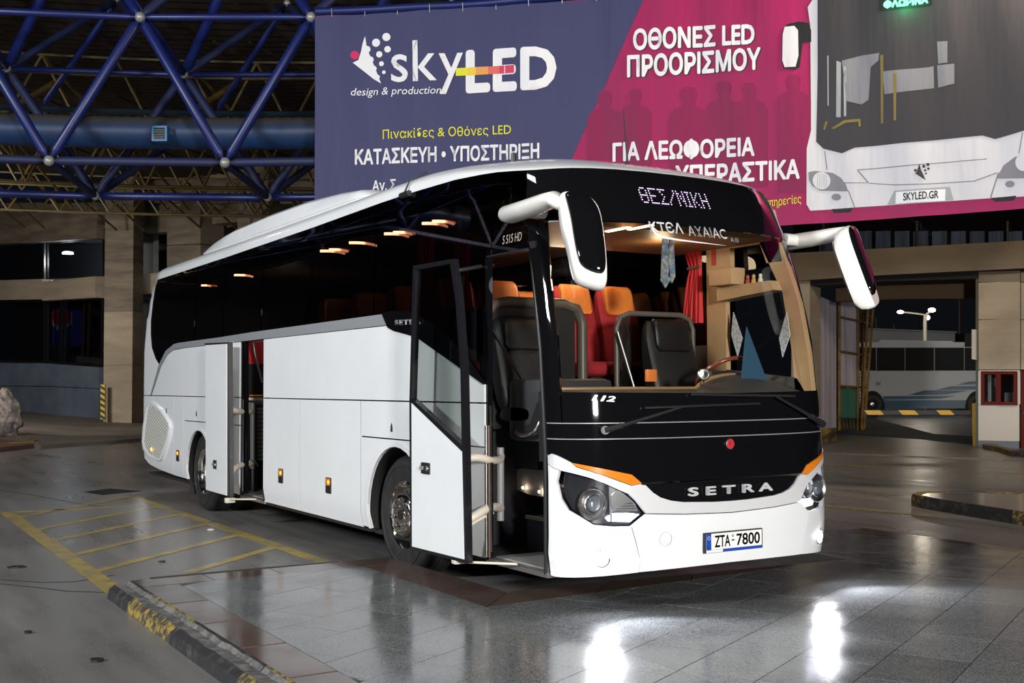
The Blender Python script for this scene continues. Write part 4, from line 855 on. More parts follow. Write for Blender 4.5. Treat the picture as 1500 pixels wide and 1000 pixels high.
q = [onz(122, 720.5), onz(160, 715.5), onz(207, 719.5), onz(150, 725)]
prism('grate_frame', q, (0, 0, .004), DARK, gr)
cg = sum(q)/4
for k in range(7):
    t = (k+.5)/7; a = q[0]*(1-t)+q[3]*t; b = q[1]*(1-t)+q[2]*t; prism('grate_bar', strip(a*.96+cg*.04, b*.96+cg*.04, .03, .004), (0, 0, .006), BLACKM, gr)
rd = random.Random(3)
for (u, v, s), lab in zip(((25, 831, .10), (140, 968, .05), (40, 927, .03), (310, 776, .04), (238, 823, .03)), ('flat black scrap of litter near the left edge of the floor', 'dark scrap of litter in the lower left of the floor', 'tiny dark pebble near the lower left edge', 'pale scrap of paper between the yellow stripes', 'tiny dark pebble between two yellow stripes')):
    p = onz(u, v); q = [(p[0]+s*math.cos(t)*rd.uniform(.5, 1.2), p[1]+s*math.sin(t)*rd.uniform(.5, 1.2), .001) for t in np.linspace(0, 2*PI, 8)[:-1]]
    o = prism('litter', q, (0, 0, .012), mat('paper_scrap', (.5, .48, .42, 1), .8) if 'pale' in lab else BLACKM); setp(o, lab, 'litter')

for k, pts in enumerate((((0, 849), (60, 853), (110, 852), (168, 842)), ((0, 718), (60, 727), (110, 737), (150, 742)), ((0, 855), (50, 860), (100, 866), (165, 868)))):
    mb = MB()
    for p, q in zip(pts[:-1], pts[1:]): mb.prism(strip(onz(*p), onz(*q), .02, .001, ), (0, 0, .0015))
    setp(mb.out('trim_%d' % (k+1), mat('crack', (.015, .015, .016, 1), .8)), kind='structure')
# raised granite pavement
ZT = .12
def clip(poly, a, b):      # keep left of a->b
    out = []; n = len(poly); a = np.array(a); b = np.array(b); side = lambda p: (b[0]-a[0])*(p[1]-a[1])-(b[1]-a[1])*(p[0]-a[0])
    for i in range(n):
        p, q = poly[i], poly[(i+1) % n]; sp, sq = side(p), side(q)
        if sp >= 0: out.append(p)
        if sp*sq < 0: t = sp/(sp-sq); out.append((p[0]+(q[0]-p[0])*t, p[1]+(q[1]-p[1])*t))
    return out
def parea(p): return abs(sum(p[i][0]*p[(i+1) % len(p)][1]-p[(i+1) % len(p)][0]*p[i][1] for i in range(len(p))))/2
def granite(name, c0, c1, rough):
    m = bpy.data.materials.new(name); m.use_nodes = True; nt = m.node_tree; b = nt.nodes['Principled BSDF']; N = nt.nodes.new; L = nt.links.new
    g = N('ShaderNodeNewGeometry'); oi = N('ShaderNodeObjectInfo')
    n = N('ShaderNodeTexNoise'); n.inputs['Scale'].default_value = 130; n.inputs['Detail'].default_value = 3; n.inputs['Roughness'].default_value = .8; L(g.outputs['Position'], n.inputs[0])
    n2 = N('ShaderNodeTexNoise'); n2.inputs['Scale'].default_value = 2.2; n2.inputs['Detail'].default_value = 5; L(g.outputs['Position'], n2.inputs[0])
    r = N('ShaderNodeValToRGB'); r.color_ramp.elements[0].position = .36; r.color_ramp.elements[0].color = c0; r.color_ramp.elements[1].position = .64; r.color_ramp.elements[1].color = c1; L(n.outputs[0], r.inputs[0])
    ml = N('ShaderNodeMix'); ml.data_type = 'RGBA'; ml.blend_type = 'MULTIPLY'; ml.inputs[0].default_value = .55; L(r.outputs[0], ml.inputs[6])
    rr = N('ShaderNodeValToRGB'); rr.color_ramp.elements[0].color = (.55, .55, .55, 1); L(oi.outputs['Random'], rr.inputs[0]); L(rr.outputs[0], ml.inputs[7]); L(ml.outputs[2], b.inputs['Base Color'])
    mr = N('ShaderNodeMapRange'); L(n2.outputs[0], mr.inputs[0]); mr.inputs[1].default_value = .3; mr.inputs[2].default_value = .7; mr.inputs[3].default_value = rough*.7; mr.inputs[4].default_value = rough*1.6; L(mr.outputs[0], b.inputs['Roughness'])
    return m
GRAN = granite('grey_granite', (.022, .024, .026, 1), (.25, .26, .265, 1), .15); BROWN = granite('brown_granite', (.055, .038, .033, 1), (.15, .105, .09, 1), .15)
pav = empty('raised_pavement', (0, -2, 0), 'raised pavement of polished grey granite slabs with a brown granite border', 'pavement')
GROUT = mat('grout', (.05, .05, .05, 1), .8)
A_ = [(-3.15, -3.45), (4.5, -3.45), (4.5, -1.20), (-3.15, -1.20)]; B_ = [(-1.12, -1.20), (4.5, -1.20), (4.5, 3.93), (-.86, 3.93), (-.86, 2.2)]; C_ = [(-.86, 2.2), (-.86, 3.93), (-2.3, 3.93), (-2.0, 2.2)]
for q in (A_, B_, C_): prism('slab_bed', [(x, y, .0) for x, y in q], (0, 0, ZT-.012), GROUT, pav)
def slab(poly, mt, nm):
    if parea(poly) < .004: return
    prism(nm, [(x, y, ZT-.014) for x, y in poly], (0, 0, .014+random.uniform(-.0006, .0006)), mt, pav)
u_ = np.array([math.cos(math.radians(116)), math.sin(math.radians(116))]); v_ = np.array([math.cos(math.radians(26)), math.sin(math.radians(26))])
regs = [[(-2.80, -3.17), (4.4, -3.17), (4.4, -1.62), (-2.80, -1.62)], [(-.695, -1.62), (4.4, -1.62), (4.4, 3.74), (-.86, 3.74), (-.86, 2.2)], [(-.86, 2.2), (-.86, 3.74), (-2.28, 3.74), (-2.0, 2.2)]]
PT = .4325
for i in range(-9, 16):
    p0 = .085+PT*i; off = [.31, .02, .47, .2][i % 4]
    for j in range(-9, 12):
        q0 = off+.62*j
        t = [v_*(p0+a)+u_*(q0+b) for a, b in ((.003, .003), (PT-.003, .003), (PT-.003, .617), (.003, .617))]
        if t[0][0]+.9*t[0][1] > 6.0 or t[0][0] > 3.9: continue
        for rg in regs:
            c = [tuple(x) for x in t]
            for k in range(len(rg)):
                c = clip(c, rg[k], rg[(k+1) % len(rg)])
                if len(c) < 3: break
            if len(c) >= 3: slab(c, GRAN, 'slab')
def brow(p0, p1, q1, q0, n):
    for k in range(n):
        a, b = k/n+.002, (k+1)/n-.002; L_ = lambda P, Q, t: (P[0]+(Q[0]-P[0])*t, P[1]+(Q[1]-P[1])*t)
        slab([L_(p0, p1, a), L_(p0, p1, b), L_(q0, q1, b), L_(q0, q1, a)], BROWN, 'border_slab')
brow((-2.80, -3.45), (4.4, -3.45), (4.4, -3.176), (-2.80, -3.176), 9); brow((-3.145, -3.45), (-3.145, -1.205), (-2.806, -1.205), (-2.806, -3.45), 4)
brow((-2.80, -1.614), (-.70, -1.614), (-1.12, -1.205), (-2.80, -1.205), 3); brow((-.698, -1.61), (-.865, 2.18), (-.875, 2.18), (-1.115, -1.20), 4); brow((-2.29, 3.745), (4.4, 3.745), (4.4, 3.925), (-2.29, 3.925), 7)
prism('edge_strip', [(-3.19, -3.3, 0), (-3.15, -3.3, 0), (-3.15, -1.7, 0), (-3.19, -1.7, 0)], (0, 0, ZT+.004), BLACKM, pav)
KY = mat('kerb_yellow', (.30, .21, .035, 1), .6, noise=(16, (.045, .04, .035, 1), .42, .54)); KB = mat('kerb_black', (.02, .02, .022, 1), .55, noise=(8, (.09, .085, .08, 1), .5, .75)); KC = mat('kerb_concrete', (.16, .155, .15, 1), .7, noise=(14, (.06, .06, .06, 1), .4, .6))
kb = empty('kerb', (-1, -3.54, 0), 'chipped black and yellow kerb along the left edge of the granite pavement', 'kerb')
rk = random.Random(5)
for x0, x1, mt in ((-3.13, -2.48, KB), (-2.47, -1.29, KY), (-1.28, .08, KB), (.09, 1.2, KY), (1.21, 2.4, KB), (2.41, 3.6, KY)):
    n = max(4, int((x1-x0)/.09)); V = []; F = []
    for i in range(n+1):
        x = x0+(x1-x0)*i/n; j = rk.uniform(0, .010); k = rk.uniform(-.007, .007)
        V += [(x, -3.64, 0), (x, -3.625, .075-j*.4), (x, -3.585+k*.4, .108-j), (x, -3.50+k, .098-j), (x, -3.475+k, .118), (x, -3.452, .122), (x, -3.452, 0)]
    F = [(i*7+a, i*7+a+1, (i+1)*7+a+1, (i+1)*7+a) for i in range(n) for a in range(6)]+[tuple(range(7)), tuple(n*7+a for a in range(7))]
    o = mesh('kerbstone', V, F, [mt, KC], kb); me = o.data
    me.polygons.foreach_set('material_index', [1 if (f % 6) in (2, 3) and f < 6*n else 0 for f in range(len(F))]); bm_fix(o, False)
# right-hand island
isl = empty('kerb_island', (-2, 8, 0), 'paved island with black and yellow kerb at the right edge of the floor', 'island')
ip = [(6, 4.1), (3, 4.95), (.5, 5.65), (-1.2, 6.12), (-2.27, 6.44), (-3.93, 6.93), (-4.28, 7.12), (-4.45, 7.45), (-4.35, 7.85), (-4.0, 8.25), (-2.5, 9.2), (3, 10.5), (6, 8)]
cxi = (sum(p[0] for p in ip)/len(ip), sum(p[1] for p in ip)/len(ip))
inn = [(p[0]+(cxi[0]-p[0])*.045, p[1]+(cxi[1]-p[1])*.075) for p in ip]
prism('island_paving', [(x, y, 0) for x, y in inn], (0, 0, .148), mat('island_stone', (.10, .095, .09, 1), .16, noise=(1.5, (.15, .14, .13, 1), .4, .6)), isl)
for k in range(len(ip)):
    j = (k+1) % len(ip); mt = [KB, KB, KY, KY, KB, KY, KY, KY, KB, KY, KB, KY, KB][k]
    q = [ip[k], ip[j], inn[j], inn[k]]; V = [(x, y, 0) for x, y in q]+[(ip[k][0]*.995+inn[k][0]*.005, ip[k][1]*.99+inn[k][1]*.01, .12), (ip[j][0]*.995+inn[j][0]*.005, ip[j][1]*.99+inn[j][1]*.01, .12), (ip[j][0]*.85+inn[j][0]*.15, ip[j][1]*.85+inn[j][1]*.15, .155), (ip[k][0]*.85+inn[k][0]*.15, ip[k][1]*.85+inn[k][1]*.15, .155), (inn[j][0], inn[j][1], .152), (inn[k][0], inn[k][1], .152)]
    bm_fix(mesh('kerbstone', V, [(0, 1, 5, 4), (4, 5, 6, 7), (7, 6, 8, 9), (9, 8, 2, 3), (0, 4, 7, 9, 3), (1, 2, 8, 6, 5), (0, 3, 2, 1)], mt, isl), False)

# ================================================================== SPACE FRAME ROOF
RC = np.array([5.88, -11.22])
def rp(R, adeg, z): a = math.radians(adeg); return np.array([RC[0]+R*math.cos(a), RC[1]+R*math.sin(a), z])
BLUE = mat('frame_blue', (.006, .014, .12, 1), .38, noise=(5, (.010, .018, .08, 1), .4, .7)); BLUED = mat('frame_blue_dusty', (.007, .013, .065, 1), .6, noise=(4, (.022, .02, .022, 1), .5, .8)); NODE = mat('node_grey', (.30, .30, .30, 1), .35, metal=.3)
A0, ST = 153.3, -7.7
T1 = lambda i: rp(23.5, A0+ST*i, 8.48); B1 = lambda i: rp(23.45, A0+ST*(i+.5), 5.77); T2 = lambda i: rp(27.4, A0+ST*i, 8.48); B2 = lambda i: rp(27.35, A0+ST*(i+.5), 5.77)
U1 = lambda i: rp(25.5, A0+ST*(i+.5), 11.0); U2 = lambda i: rp(29.5, A0+ST*(i+.5), 10.8); T3 = lambda i: rp(31.3, A0+ST*i, 8.6); B3 = lambda i: rp(31.3, A0+ST*(i+.5), 6.0)
sf = empty('space_frame', tuple(T1(0)), 'blue tubular space frame of the roof joined by silver ball nodes', 'space frame')
def strut(p, q, r, mt, gap=.13):
    p = np.array(p); q = np.array(q); d = (q-p)/np.linalg.norm(q-p); a = p+d*gap; b = q-d*gap
    MB().tube([a-d*.05, a, a+d*.10, b-d*.10, b, b+d*.05], [.022, r*.55, r, r, r*.55, .022], 12).out('strut', mt, sf, True)
def node(p, r=.095):
    lathe('ball_node', [(0, r)]+[(r*math.sin(t), r*math.cos(t)) for t in np.linspace(.2, PI-.2, 10)]+[(0, -r)], NODE, sf, p, (0, 0, 1), 16)
rng = range(-3, 6)
for i in rng:
    strut(T1(i), T1(i+1), .065, BLUE); strut(B1(i), B1(i+1), .082, BLUED)
    strut(T1(i), B1(i), .095, BLUE); strut(B1(i), T1(i+1), .095, BLUE)
    strut(T2(i), T2(i+1), .065, BLUE); strut(B2(i), B2(i+1), .085, BLUE); strut(T2(i), B2(i), .095, BLUED); strut(B2(i), T2(i+1), .095, BLUED)
    strut(T1(i), T2(i), .09, BLUE); strut(B1(i), B2(i), .075, BLUED)
    strut(T2(i), U1(i), .11, BLUE); strut(T2(i), U1(i-1), .10, BLUE); strut(T1(i), U1(i), .09, BLUED); strut(T1(i), U1(i-1), .09, BLUE)
    strut(T2(i), U2(i), .085, BLUED); strut(T2(i), U2(i-1), .085, BLUED); strut(B2(i), T3(i), .085, BLUED); strut(B2(i), T3(i+1), .085, BLUED); strut(T3(i), U2(i), .08, BLUE)
    for f, r in ((T1, .115), (B1, .115), (T2, .105), (B2, .105), (U1, .1), (U2, .1)): node(f(i), r*.85)
mb = MB()
for i in range(6, 44):
    for p, q in ((T1(i), T1(i+1)), (B1(i), B1(i+1)), (T1(i), B1(i)), (B1(i), T1(i+1))): mb.tube([p, q], .075, 6)
setp(mb.out('far_struts', BLUE, sf, True), kind='stuff')
# yellow trusses further out, joined
YT = mat('truss_yellow', (.085, .058, .008, 1), .55, noise=(2, (.035, .025, .006, 1), .4, .7))
yt = empty('yellow_trusswork', tuple(rp(38, 150, 8)), 'dense yellow tubular trusswork under the dark roof beyond the blue frame', 'trusswork'); mb = MB()
for R, z, h, st in ((34.5, 8.9, 1.9, 3.2), (39, 8.0, 2.0, 2.6), (43, 8.6, 1.7, 2.4), (47, 8.3, 1.4, 2.2), (50, 8.7, 1.2, 2.0)):
    k = int(75/st)
    for i in range(k):
        a = 178-st*i; t0, t1, b0, b1 = rp(R, a, z+h), rp(R, a-st, z+h), rp(R, a-st/2, z), rp(R, a-st*1.5, z)
        for p, q in ((t0, t1), (b0, b1), (t0, b0), (b0, t1)): mb.tube([p, q], .045, 5)
        mb.tube([b0, rp(R+3.4, a, z+h)], .035, 5)
        if i % 2: mb.tube([t0, rp(R+3.4, a-st, z-.2)], .05, 5)
setp(mb.out('truss_lattice', YT, yt, True), kind='stuff')
for R, z in ((31.8, 9.6),):
    for i in range(8):
        a = 175-7.7*i; tube('truss_tube', [rp(R, a, z), rp(R, a-7.7, z)], .05, YT, yt); tube('truss_tube', [rp(R+1.2, a-2, 7.9), rp(R+3, a-6, 10.2)], .09, YT, yt)
# duct
duct = empty('ventilation_duct', tuple(rp(25.3, 153, 6.74)), 'long round blue ventilation duct of ribbed spiral metal below the roof', 'duct')
V = []; F = []; na = 230; m = 20
DM = mat('duct_blue', (.006, .036, .125, 1), .38, noise=(2.2, (.015, .03, .07, 1), .35, .7))
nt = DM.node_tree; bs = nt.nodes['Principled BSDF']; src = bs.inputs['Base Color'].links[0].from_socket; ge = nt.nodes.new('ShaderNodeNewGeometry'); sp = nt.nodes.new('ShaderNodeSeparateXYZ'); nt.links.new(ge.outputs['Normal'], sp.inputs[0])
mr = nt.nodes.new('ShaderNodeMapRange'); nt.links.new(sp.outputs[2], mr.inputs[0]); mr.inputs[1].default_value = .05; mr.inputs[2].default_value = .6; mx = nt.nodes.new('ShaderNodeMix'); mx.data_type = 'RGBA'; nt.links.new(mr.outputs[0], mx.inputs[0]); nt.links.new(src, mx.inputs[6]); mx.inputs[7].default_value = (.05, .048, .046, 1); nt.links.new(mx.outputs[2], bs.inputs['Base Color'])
for i in range(na):
    a = 179-i*.24; r = .312+(.016 if i % 2 else 0); c = rp(25.3, a, 6.72); e = np.array([math.cos(math.radians(a)), math.sin(math.radians(a)), 0])
    V += [c+r*(math.cos(2*PI*j/m)*e+math.sin(2*PI*j/m)*np.array([0, 0, 1])) for j in range(m)]
F = [(i*m+j, i*m+(j+1) % m, (i+1)*m+(j+1) % m, (i+1)*m+j) for i in range(na-1) for j in range(m)]
bm_fix(mesh('duct_tube', V, F, DM, duct), True)
dv, dd, dn = vplane(dep(222, 196, 22.2), dep(245, 196, 22.2))
gq = [dv(222, 184), dv(244.5, 184), dv(244.5, 206.5), dv(222, 206.5)]; gi = [dv(225, 187), dv(241.5, 187), dv(241.5, 203.5), dv(225, 203.5)]; n3 = np.array([dn[0], dn[1], 0])
ringprism('grille_frame', gq, gi, -n3*.25, mat('grille_blue', (.01, .12, .32, 1), .4), duct)
prism('grille_back', [p-n3*.08 for p in gi], -n3*.02, DARK, duct)
for k in range(6): v = 189+k*2.5; prism('grille_slat', [dv(225, v), dv(241.5, v), dv(241.5, v+.9), dv(225, v+.9)], -n3*.05, mat('slat_grey', (.10, .12, .11, 1), .4), duct)
# gutter beam and dark metal decking
tube('gutter_beam', [rp(29.6, 178-4*i, 8.15) for i in range(12)], (.06, .20), mat('gutter_dark', (.01, .03, .05, 1), .5), yt, 8)
DECK = mat('roof_deck', (.020, .013, .009, 1), .7, noise=(.8, (.010, .007, .006, 1), .4, .7))
V = []; F = []; Rs = [29.3+.18*i for i in range(140)]
angs = np.linspace(185, 100, 40)
for k, R in enumerate(Rs):
    z = float(np.interp(R, [29, 36, 46, 55], [13.3, 11.9, 11.0, 10.9]))+(.05 if k % 2 else 0)
    V += [rp(R, a, z) for a in angs]
m = len(angs); F = [(i*m+j, i*m+j+1, (i+1)*m+j+1, (i+1)*m+j) for i in range(len(Rs)-1) for j in range(m-1)]
setp(mesh('ceiling', V, F, DECK), kind='structure')
mb = MB()
for k, (R, s) in enumerate([(R, s) for R in (31, 35, 39.5, 44) for s in (0, 3.85)]):
    for i in range(14): a = 182-5.5*i+s; mb.tube([rp(R, a, 12.0-.12*(R-31)), rp(R+4.2, a-3.5, 11.7-.12*(R-31))], .05, 5)
setp(mb.out('deck_purlins', mat('purlin_dark', (.02, .015, .012, 1), .7), yt, True), kind='stuff')

# ================================================================== BANNER
BP = [rp(23.12, A0+ST*i, 0)[:2] for i in (.9, 2, 3, 4, 5, 6, 7)]
BPs = smoothpoly(BP, 2, False); bl_ = [0]
for a, b in zip(BPs[:-1], BPs[1:]): bl_.append(bl_[-1]+np.linalg.norm(b-a))
BL = bl_[-1]; bx = [p[0] for p in BPs]; by = [p[1] for p in BPs]
def bpos(s, z, off=0):
    x = np.interp(s, bl_, bx); y = np.interp(s, bl_, by); x2 = np.interp(s+.1, bl_, bx); y2 = np.interp(s+.1, bl_, by); x1 = np.interp(s-.1, bl_, bx); y1 = np.interp(s-.1, bl_, by)
    t = np.array([x2-x1, y2-y1]); t /= np.linalg.norm(t); n = np.array([t[1], -t[0]])
    w = .018*math.sin(s*3.1+.6*math.sin(z*1.1))+.012*math.sin(s*7.3+z)
    return np.array([x+n[0]*(off+w), y+n[1]*(off+w), z])
def bpx(u, v):
    r = ray(u, v); best = None
    for s0, s1 in zip(bl_[:-1], bl_[1:]):
        a = np.array([np.interp(s0, bl_, bx), np.interp(s0, bl_, by)]); b = np.array([np.interp(s1, bl_, bx), np.interp(s1, bl_, by)]); d = b-a
        den = r[0]*d[1]-r[1]*d[0]; t = ((a[0]-CAM[0])*d[1]-(a[1]-CAM[1])*d[0])/den; k = ((a[0]-CAM[0])*r[1]-(a[1]-CAM[1])*r[0])/den
        if (k >= -.001 or s0 == 0) and (k <= 1.001 or s1 == bl_[-1]) and t > 0: best = (s0+(s1-s0)*k, CAM[2]+r[2]*t); break
    return best
banner = empty('advertising_banner', tuple(bpos(5, 6.4)), 'huge purple and magenta printed advertising banner hung from the blue space frame', 'banner')
def cloth(name, col, col2):
    m = bpy.data.materials.new(name); m.use_nodes = True; nt = m.node_tree; b = nt.nodes['Principled BSDF']; N = nt.nodes.new; L = nt.links.new; b.inputs['Roughness'].default_value = .55; b.inputs['Specular IOR Level'].default_value = .25
    g = N('ShaderNodeNewGeometry'); mp = N('ShaderNodeMapping'); mp.inputs['Scale'].default_value = (1, 1, .16); L(g.outputs['Position'], mp.inputs[0])
    n = N('ShaderNodeTexNoise'); n.inputs['Scale'].default_value = 1.5; n.inputs['Detail'].default_value = 4; L(mp.outputs[0], n.inputs[0])
    bp = N('ShaderNodeBump'); bp.inputs['Strength'].default_value = .55; bp.inputs['Distance'].default_value = .12; L(n.outputs[0], bp.inputs['Height']); L(bp.outputs[0], b.inputs['Normal'])
    b.inputs['Base Color'].default_value = col; return m
BC = {k: cloth('banner_'+k, S(*c), None) for k, c in dict(purple=(56, 58, 96), magenta=(146, 20, 80), shade=(126, 18, 70), white=(222, 222, 228), dark=(52, 50, 55), grey=(196, 196, 204), mid=(120, 120, 128), yellow=(214, 210, 40), red=(196, 40, 90), black=(24, 24, 28), pale=(150, 156, 158), gold=(120, 105, 50)).items()}
def bpoly(name, px, mt, off, par=banner, dense=True):
    """flat print on the cloth: polygon given by its outline"""
    P = [bpx(u, v) if len(p) == 2 else None for p in px for u, v in [p[:2]]]
    bm = bmesh.new(); bm.faces.new([bm.verts.new((a, b, 0)) for a, b in P])
    s0, s1 = min(p[0] for p in P), max(p[0] for p in P); z0, z1 = min(p[1] for p in P), max(p[1] for p in P); step = .11
    k = math.ceil(s0/step)
    while k*step < s1: bmesh.ops.bisect_plane(bm, geom=bm.verts[:]+bm.edges[:]+bm.faces[:], plane_co=(k*step, 0, 0), plane_no=(1, 0, 0)); k += 1
    k = math.ceil(z0/.5)
    while k*.5 < z1: bmesh.ops.bisect_plane(bm, geom=bm.verts[:]+bm.edges[:]+bm.faces[:], plane_co=(0, k*.5, 0), plane_no=(0, 1, 0)); k += 1
    bmesh.ops.triangulate(bm, faces=bm.faces[:])
    for v in bm.verts: v.co = Vector(bpos(v.co.x, v.co.y, off))
    o = bm_out(name, bm, mt, par); 
    for p in o.data.polygons: p.use_smooth = True
    return o
zT, zB = 8.36, 4.23
def rectbp(s0, s1, z0, z1, name, mt, off):
    n = int((s1-s0)/.11)+1; zs = np.linspace(z0, z1, 12); V = []; m = n+1
    for z in zs: V += [bpos(s0+(s1-s0)*i/n, z, off) for i in range(m)]
    F = [(r*m+i, r*m+i+1, (r+1)*m+i+1, (r+1)*m+i) for r in range(11) for i in range(n)]
    return mesh(name, V, F, mt, banner, smooth=2)
sL = bpx(463, 200)[0]; sBrk = bpx(940, 0)
rectbp(sL, BL-.05, zB, zT, 'banner_cloth', BC['magenta'], 0)
bpoly('purple_field', [(461.8, 24.5), (580, 18), (700, 10), (820, 2.5), (946, -8), (789, 338), (770, 368), (461.5, 330)], BC['purple'], .006)

tube('banner_rail', [bpos(sL+(BL-sL)*i/30, zT+.09, -.03) for i in range(31)], .075, BLUE, banner, 10)
for i in range(26): s = sL+.3+i*.6; tube('banner_tie', [bpos(s, zT-.04, .01), bpos(s, zT+.10, .04), bpos(s, zT+.15, -.08)], .008, NODE, banner, 5)
def btext(s, bl, br, tl, mt, off=.014, bold=.0, shear=0.0, par=banner, space=1.0):
    q = quadmap(bl, br, tl)
    def f(x, y, z): u, v = q(x, y); a, b = bpx(u, v); return bpos(a, b, off)
    text('banner_lettering', s, f, mt, par, bold=bold, shear=shear, space=space, res=3, split=bold > 0)
    for o in banner.children:
        if o.name.startswith('banner_lettering') and not bold and 'kind' not in o and len(s) > 5 and o == banner.children[-1]: o['kind'] = 'stuff'
# logo and wordmark
def circ(u, v, r, n=18, k=1.0): return [(u+r*math.cos(t), v+r*k*math.sin(t)) for t in np.linspace(0, 2*PI, n+1)[:-1]]
X = lambda a, b: (460+a/3.3325, b/3.3333)
bpoly('logo_leaf', [X(*p) for p in ((248, 175), (256, 225), (268, 260), (285, 300), (305, 350), (328, 408), (290, 385), (240, 345), (188, 305), (215, 292), (228, 250), (236, 210))], BC['white'], .010)
for a, b, r in ((354, 182, 20), (303, 209, 20), (258, 240, 17), (360, 242, 16), (319, 266, 15.5), (275, 291, 16), (330, 312, 12), (292, 335, 14), (342, 354, 9), (312, 376, 10)): bpoly('logo_dot', circ(*X(a, b), r/3.33), BC['white'], .012)
bpoly('logo_dot', circ(*X(198, 268), 6.2), BC['red'], .010)
btext('sk', X(378, 404), X(600, 396), X(376, 203), BC['white'], bold=.004)
btext('y', X(612, 461), X(728, 455), X(610, 262), BC['white'], bold=.004)
btext('LED', X(740, 456), X(1184, 436), X(740, 245), BC['white'], .016, bold=.042, space=1.1)
SL = [(692, 370, 332), (748, 368, 330), (790, 367, 328), (850, 364, 326), (905, 361, 322), (978, 357, 318)]
GC = [(214, 210, 40), (222, 190, 60), (214, 150, 80), (205, 100, 90), (196, 60, 95)]
for k in range(5):
    (a, b0, t0), (c, b1, t1) = SL[k], SL[k+1]; bpoly('logo_bar', [X(a, t0), X(c, t1), X(c, b1), X(a, b0)], cloth('banner_bar%d' % k, S(*GC[k]), None), .020)
btext('design & production', X(180, 478), X(622, 470), X(180, 430), BC['white'], bold=.0, shear=.2)
btext('Πινακίδες & Οθόνες LED', X(336, 688), X(962, 662), X(336, 632), BC['yellow'], bold=.0)
btext('ΚΑΤΑΣΚΕΥΗ • ΥΠΟΣΤΗΡΙΞΗ', X(200, 806), X(1102, 776), X(200, 728), BC['white'], bold=.03)
btext('Αν. Σ', X(284, 932), X(400, 926), X(284, 880), BC['white'], bold=.025)
Y_ = lambda a, b: (840+a/2.2727, b/2.2727)
btext('ΟΘΟΝΕΣ LED', Y_(204, 172), Y_(608, 150), Y_(200, 98), BC['dark'], .010, bold=.04); btext('ΟΘΟΝΕΣ LED', Y_(200, 170), Y_(604, 148), Y_(200, 97), BC['white'], bold=.035)
btext('ΠΡΟΟΡΙΣΜΟΥ', Y_(184, 263), Y_(628, 235), Y_(184, 186), BC['dark'], .010, bold=.04); btext('ΠΡΟΟΡΙΣΜΟΥ', Y_(180, 261), Y_(624, 233), Y_(180, 185), BC['white'], bold=.035)
btext('ΓΙΑ ΛΕΩΦΟΡΕΙΑ', Y_(130, 541), Y_(604, 522), Y_(130, 473), BC['white'], .018, bold=.035)
btext('ΥΠΕΡΑΣΤΙΚΑ', Y_(340, 618), Y_(755, 596), Y_(340, 552), BC['white'], .018, bold=.035)
btext('νέες υπηρεσίες', Y_(575, 704), Y_(760, 684), Y_(575, 668), BC['yellow'], .018)
# standing figures in the print
def figure(cx, top, w, bot):
    h = w*.42; P = [(cx-w, bot), (cx-w, top+w*1.55), (cx-w*.75, top+w*1.15), (cx-w*.28, top+w*.95), (cx-w*.30, top+w*.7), (cx-h, top+w*.45), (cx-h*.85, top+w*.12), (cx-h*.2, top), (cx+h*.6, top+w*.05), (cx+h*.95, top+w*.3), (cx+h*.85, top+w*.6), (cx+w*.28, top+w*.85), (cx+w*.30, top+w*.98), (cx+w*.8, top+w*1.2), (cx+w, top+w*1.6), (cx+w, bot)]
    bpoly('printed_figure', [(840+a/2.2727, b/2.2727) for a, b in P], BC['shade'], .008)
for a in ((105, 302, 58, 530), (208, 297, 52, 560), (385, 288, 66, 580), (500, 268, 64, 600), (588, 274, 58, 620), (735, 248, 55, 640)): figure(*a)
# the printed bus
Z_ = lambda a, b: (1150+a/2.94, b/2.94)
def zp(name, pts, mt, off): bpoly(name, [Z_(*p) for p in pts], BC[mt] if isinstance(mt, str) else mt, off)
zp('printed_bus_body', [(97, 30), (125, -12), (1100, -40), (1100, 842), (885, 853), (300, 893), (110, 908), (94, 880), (94, 640), (112, 560), (108, 110)], 'grey', .010)
zp('printed_windscreen', [(140, -12), (1100, -40), (1100, 545), (905, 598), (850, 583), (640, 605), (300, 636), (245, 660), (165, 640), (134, 610), (140, 300)], 'dark', .016)
zp('printed_mirror', [(10, 105), (60, 92), (100, 98), (112, 130), (112, 180), (75, 182), (62, 290), (45, 300), (-5, 296), (-14, 260), (-10, 140)], 'black', .014)
zp('printed_mirror', [(0, 118), (40, 112), (56, 130), (58, 240), (46, 288), (0, 292), (-10, 262), (-8, 150)], 'grey', .020)
for q, c in (([(222, 262), (242, 270), (240, 505), (220, 505)], 'pale'), ([(252, 285), (264, 290), (264, 500), (254, 502)], 'pale'), ([(245, 262), (330, 240), (408, 230), (404, 262), (370, 290), (360, 430), (330, 450), (266, 436)], 'mid'), ([(422, 310), (620, 290), (640, 285), (642, 380), (600, 385), (430, 408)], 'mid'), ([(655, 282), (730, 275), (730, 360), (660, 378)], 'mid'), ([(182, 240), (188, 240), (188, 455), (183, 455)], 'pale'), ([(655, 180), (700, 178), (700, 270), (660, 275)], 'mid')): zp('printed_window_view', q, c, .019)
for q in ([(412, 240), (426, 238), (424, 532), (414, 534)], [(468, 320), (482, 318), (480, 520), (470, 520)], [(200, 552), (255, 518), (325, 512), (327, 545), (318, 546), (316, 524), (262, 530), (210, 556)], [(164, 556), (174, 522), (184, 522), (172, 558)]): zp('printed_handrail', q, 'gold', .021)
zp('printed_bonnet_line', [(168, 650), (172, 650), (182, 730), (178, 730)], 'mid', .016)
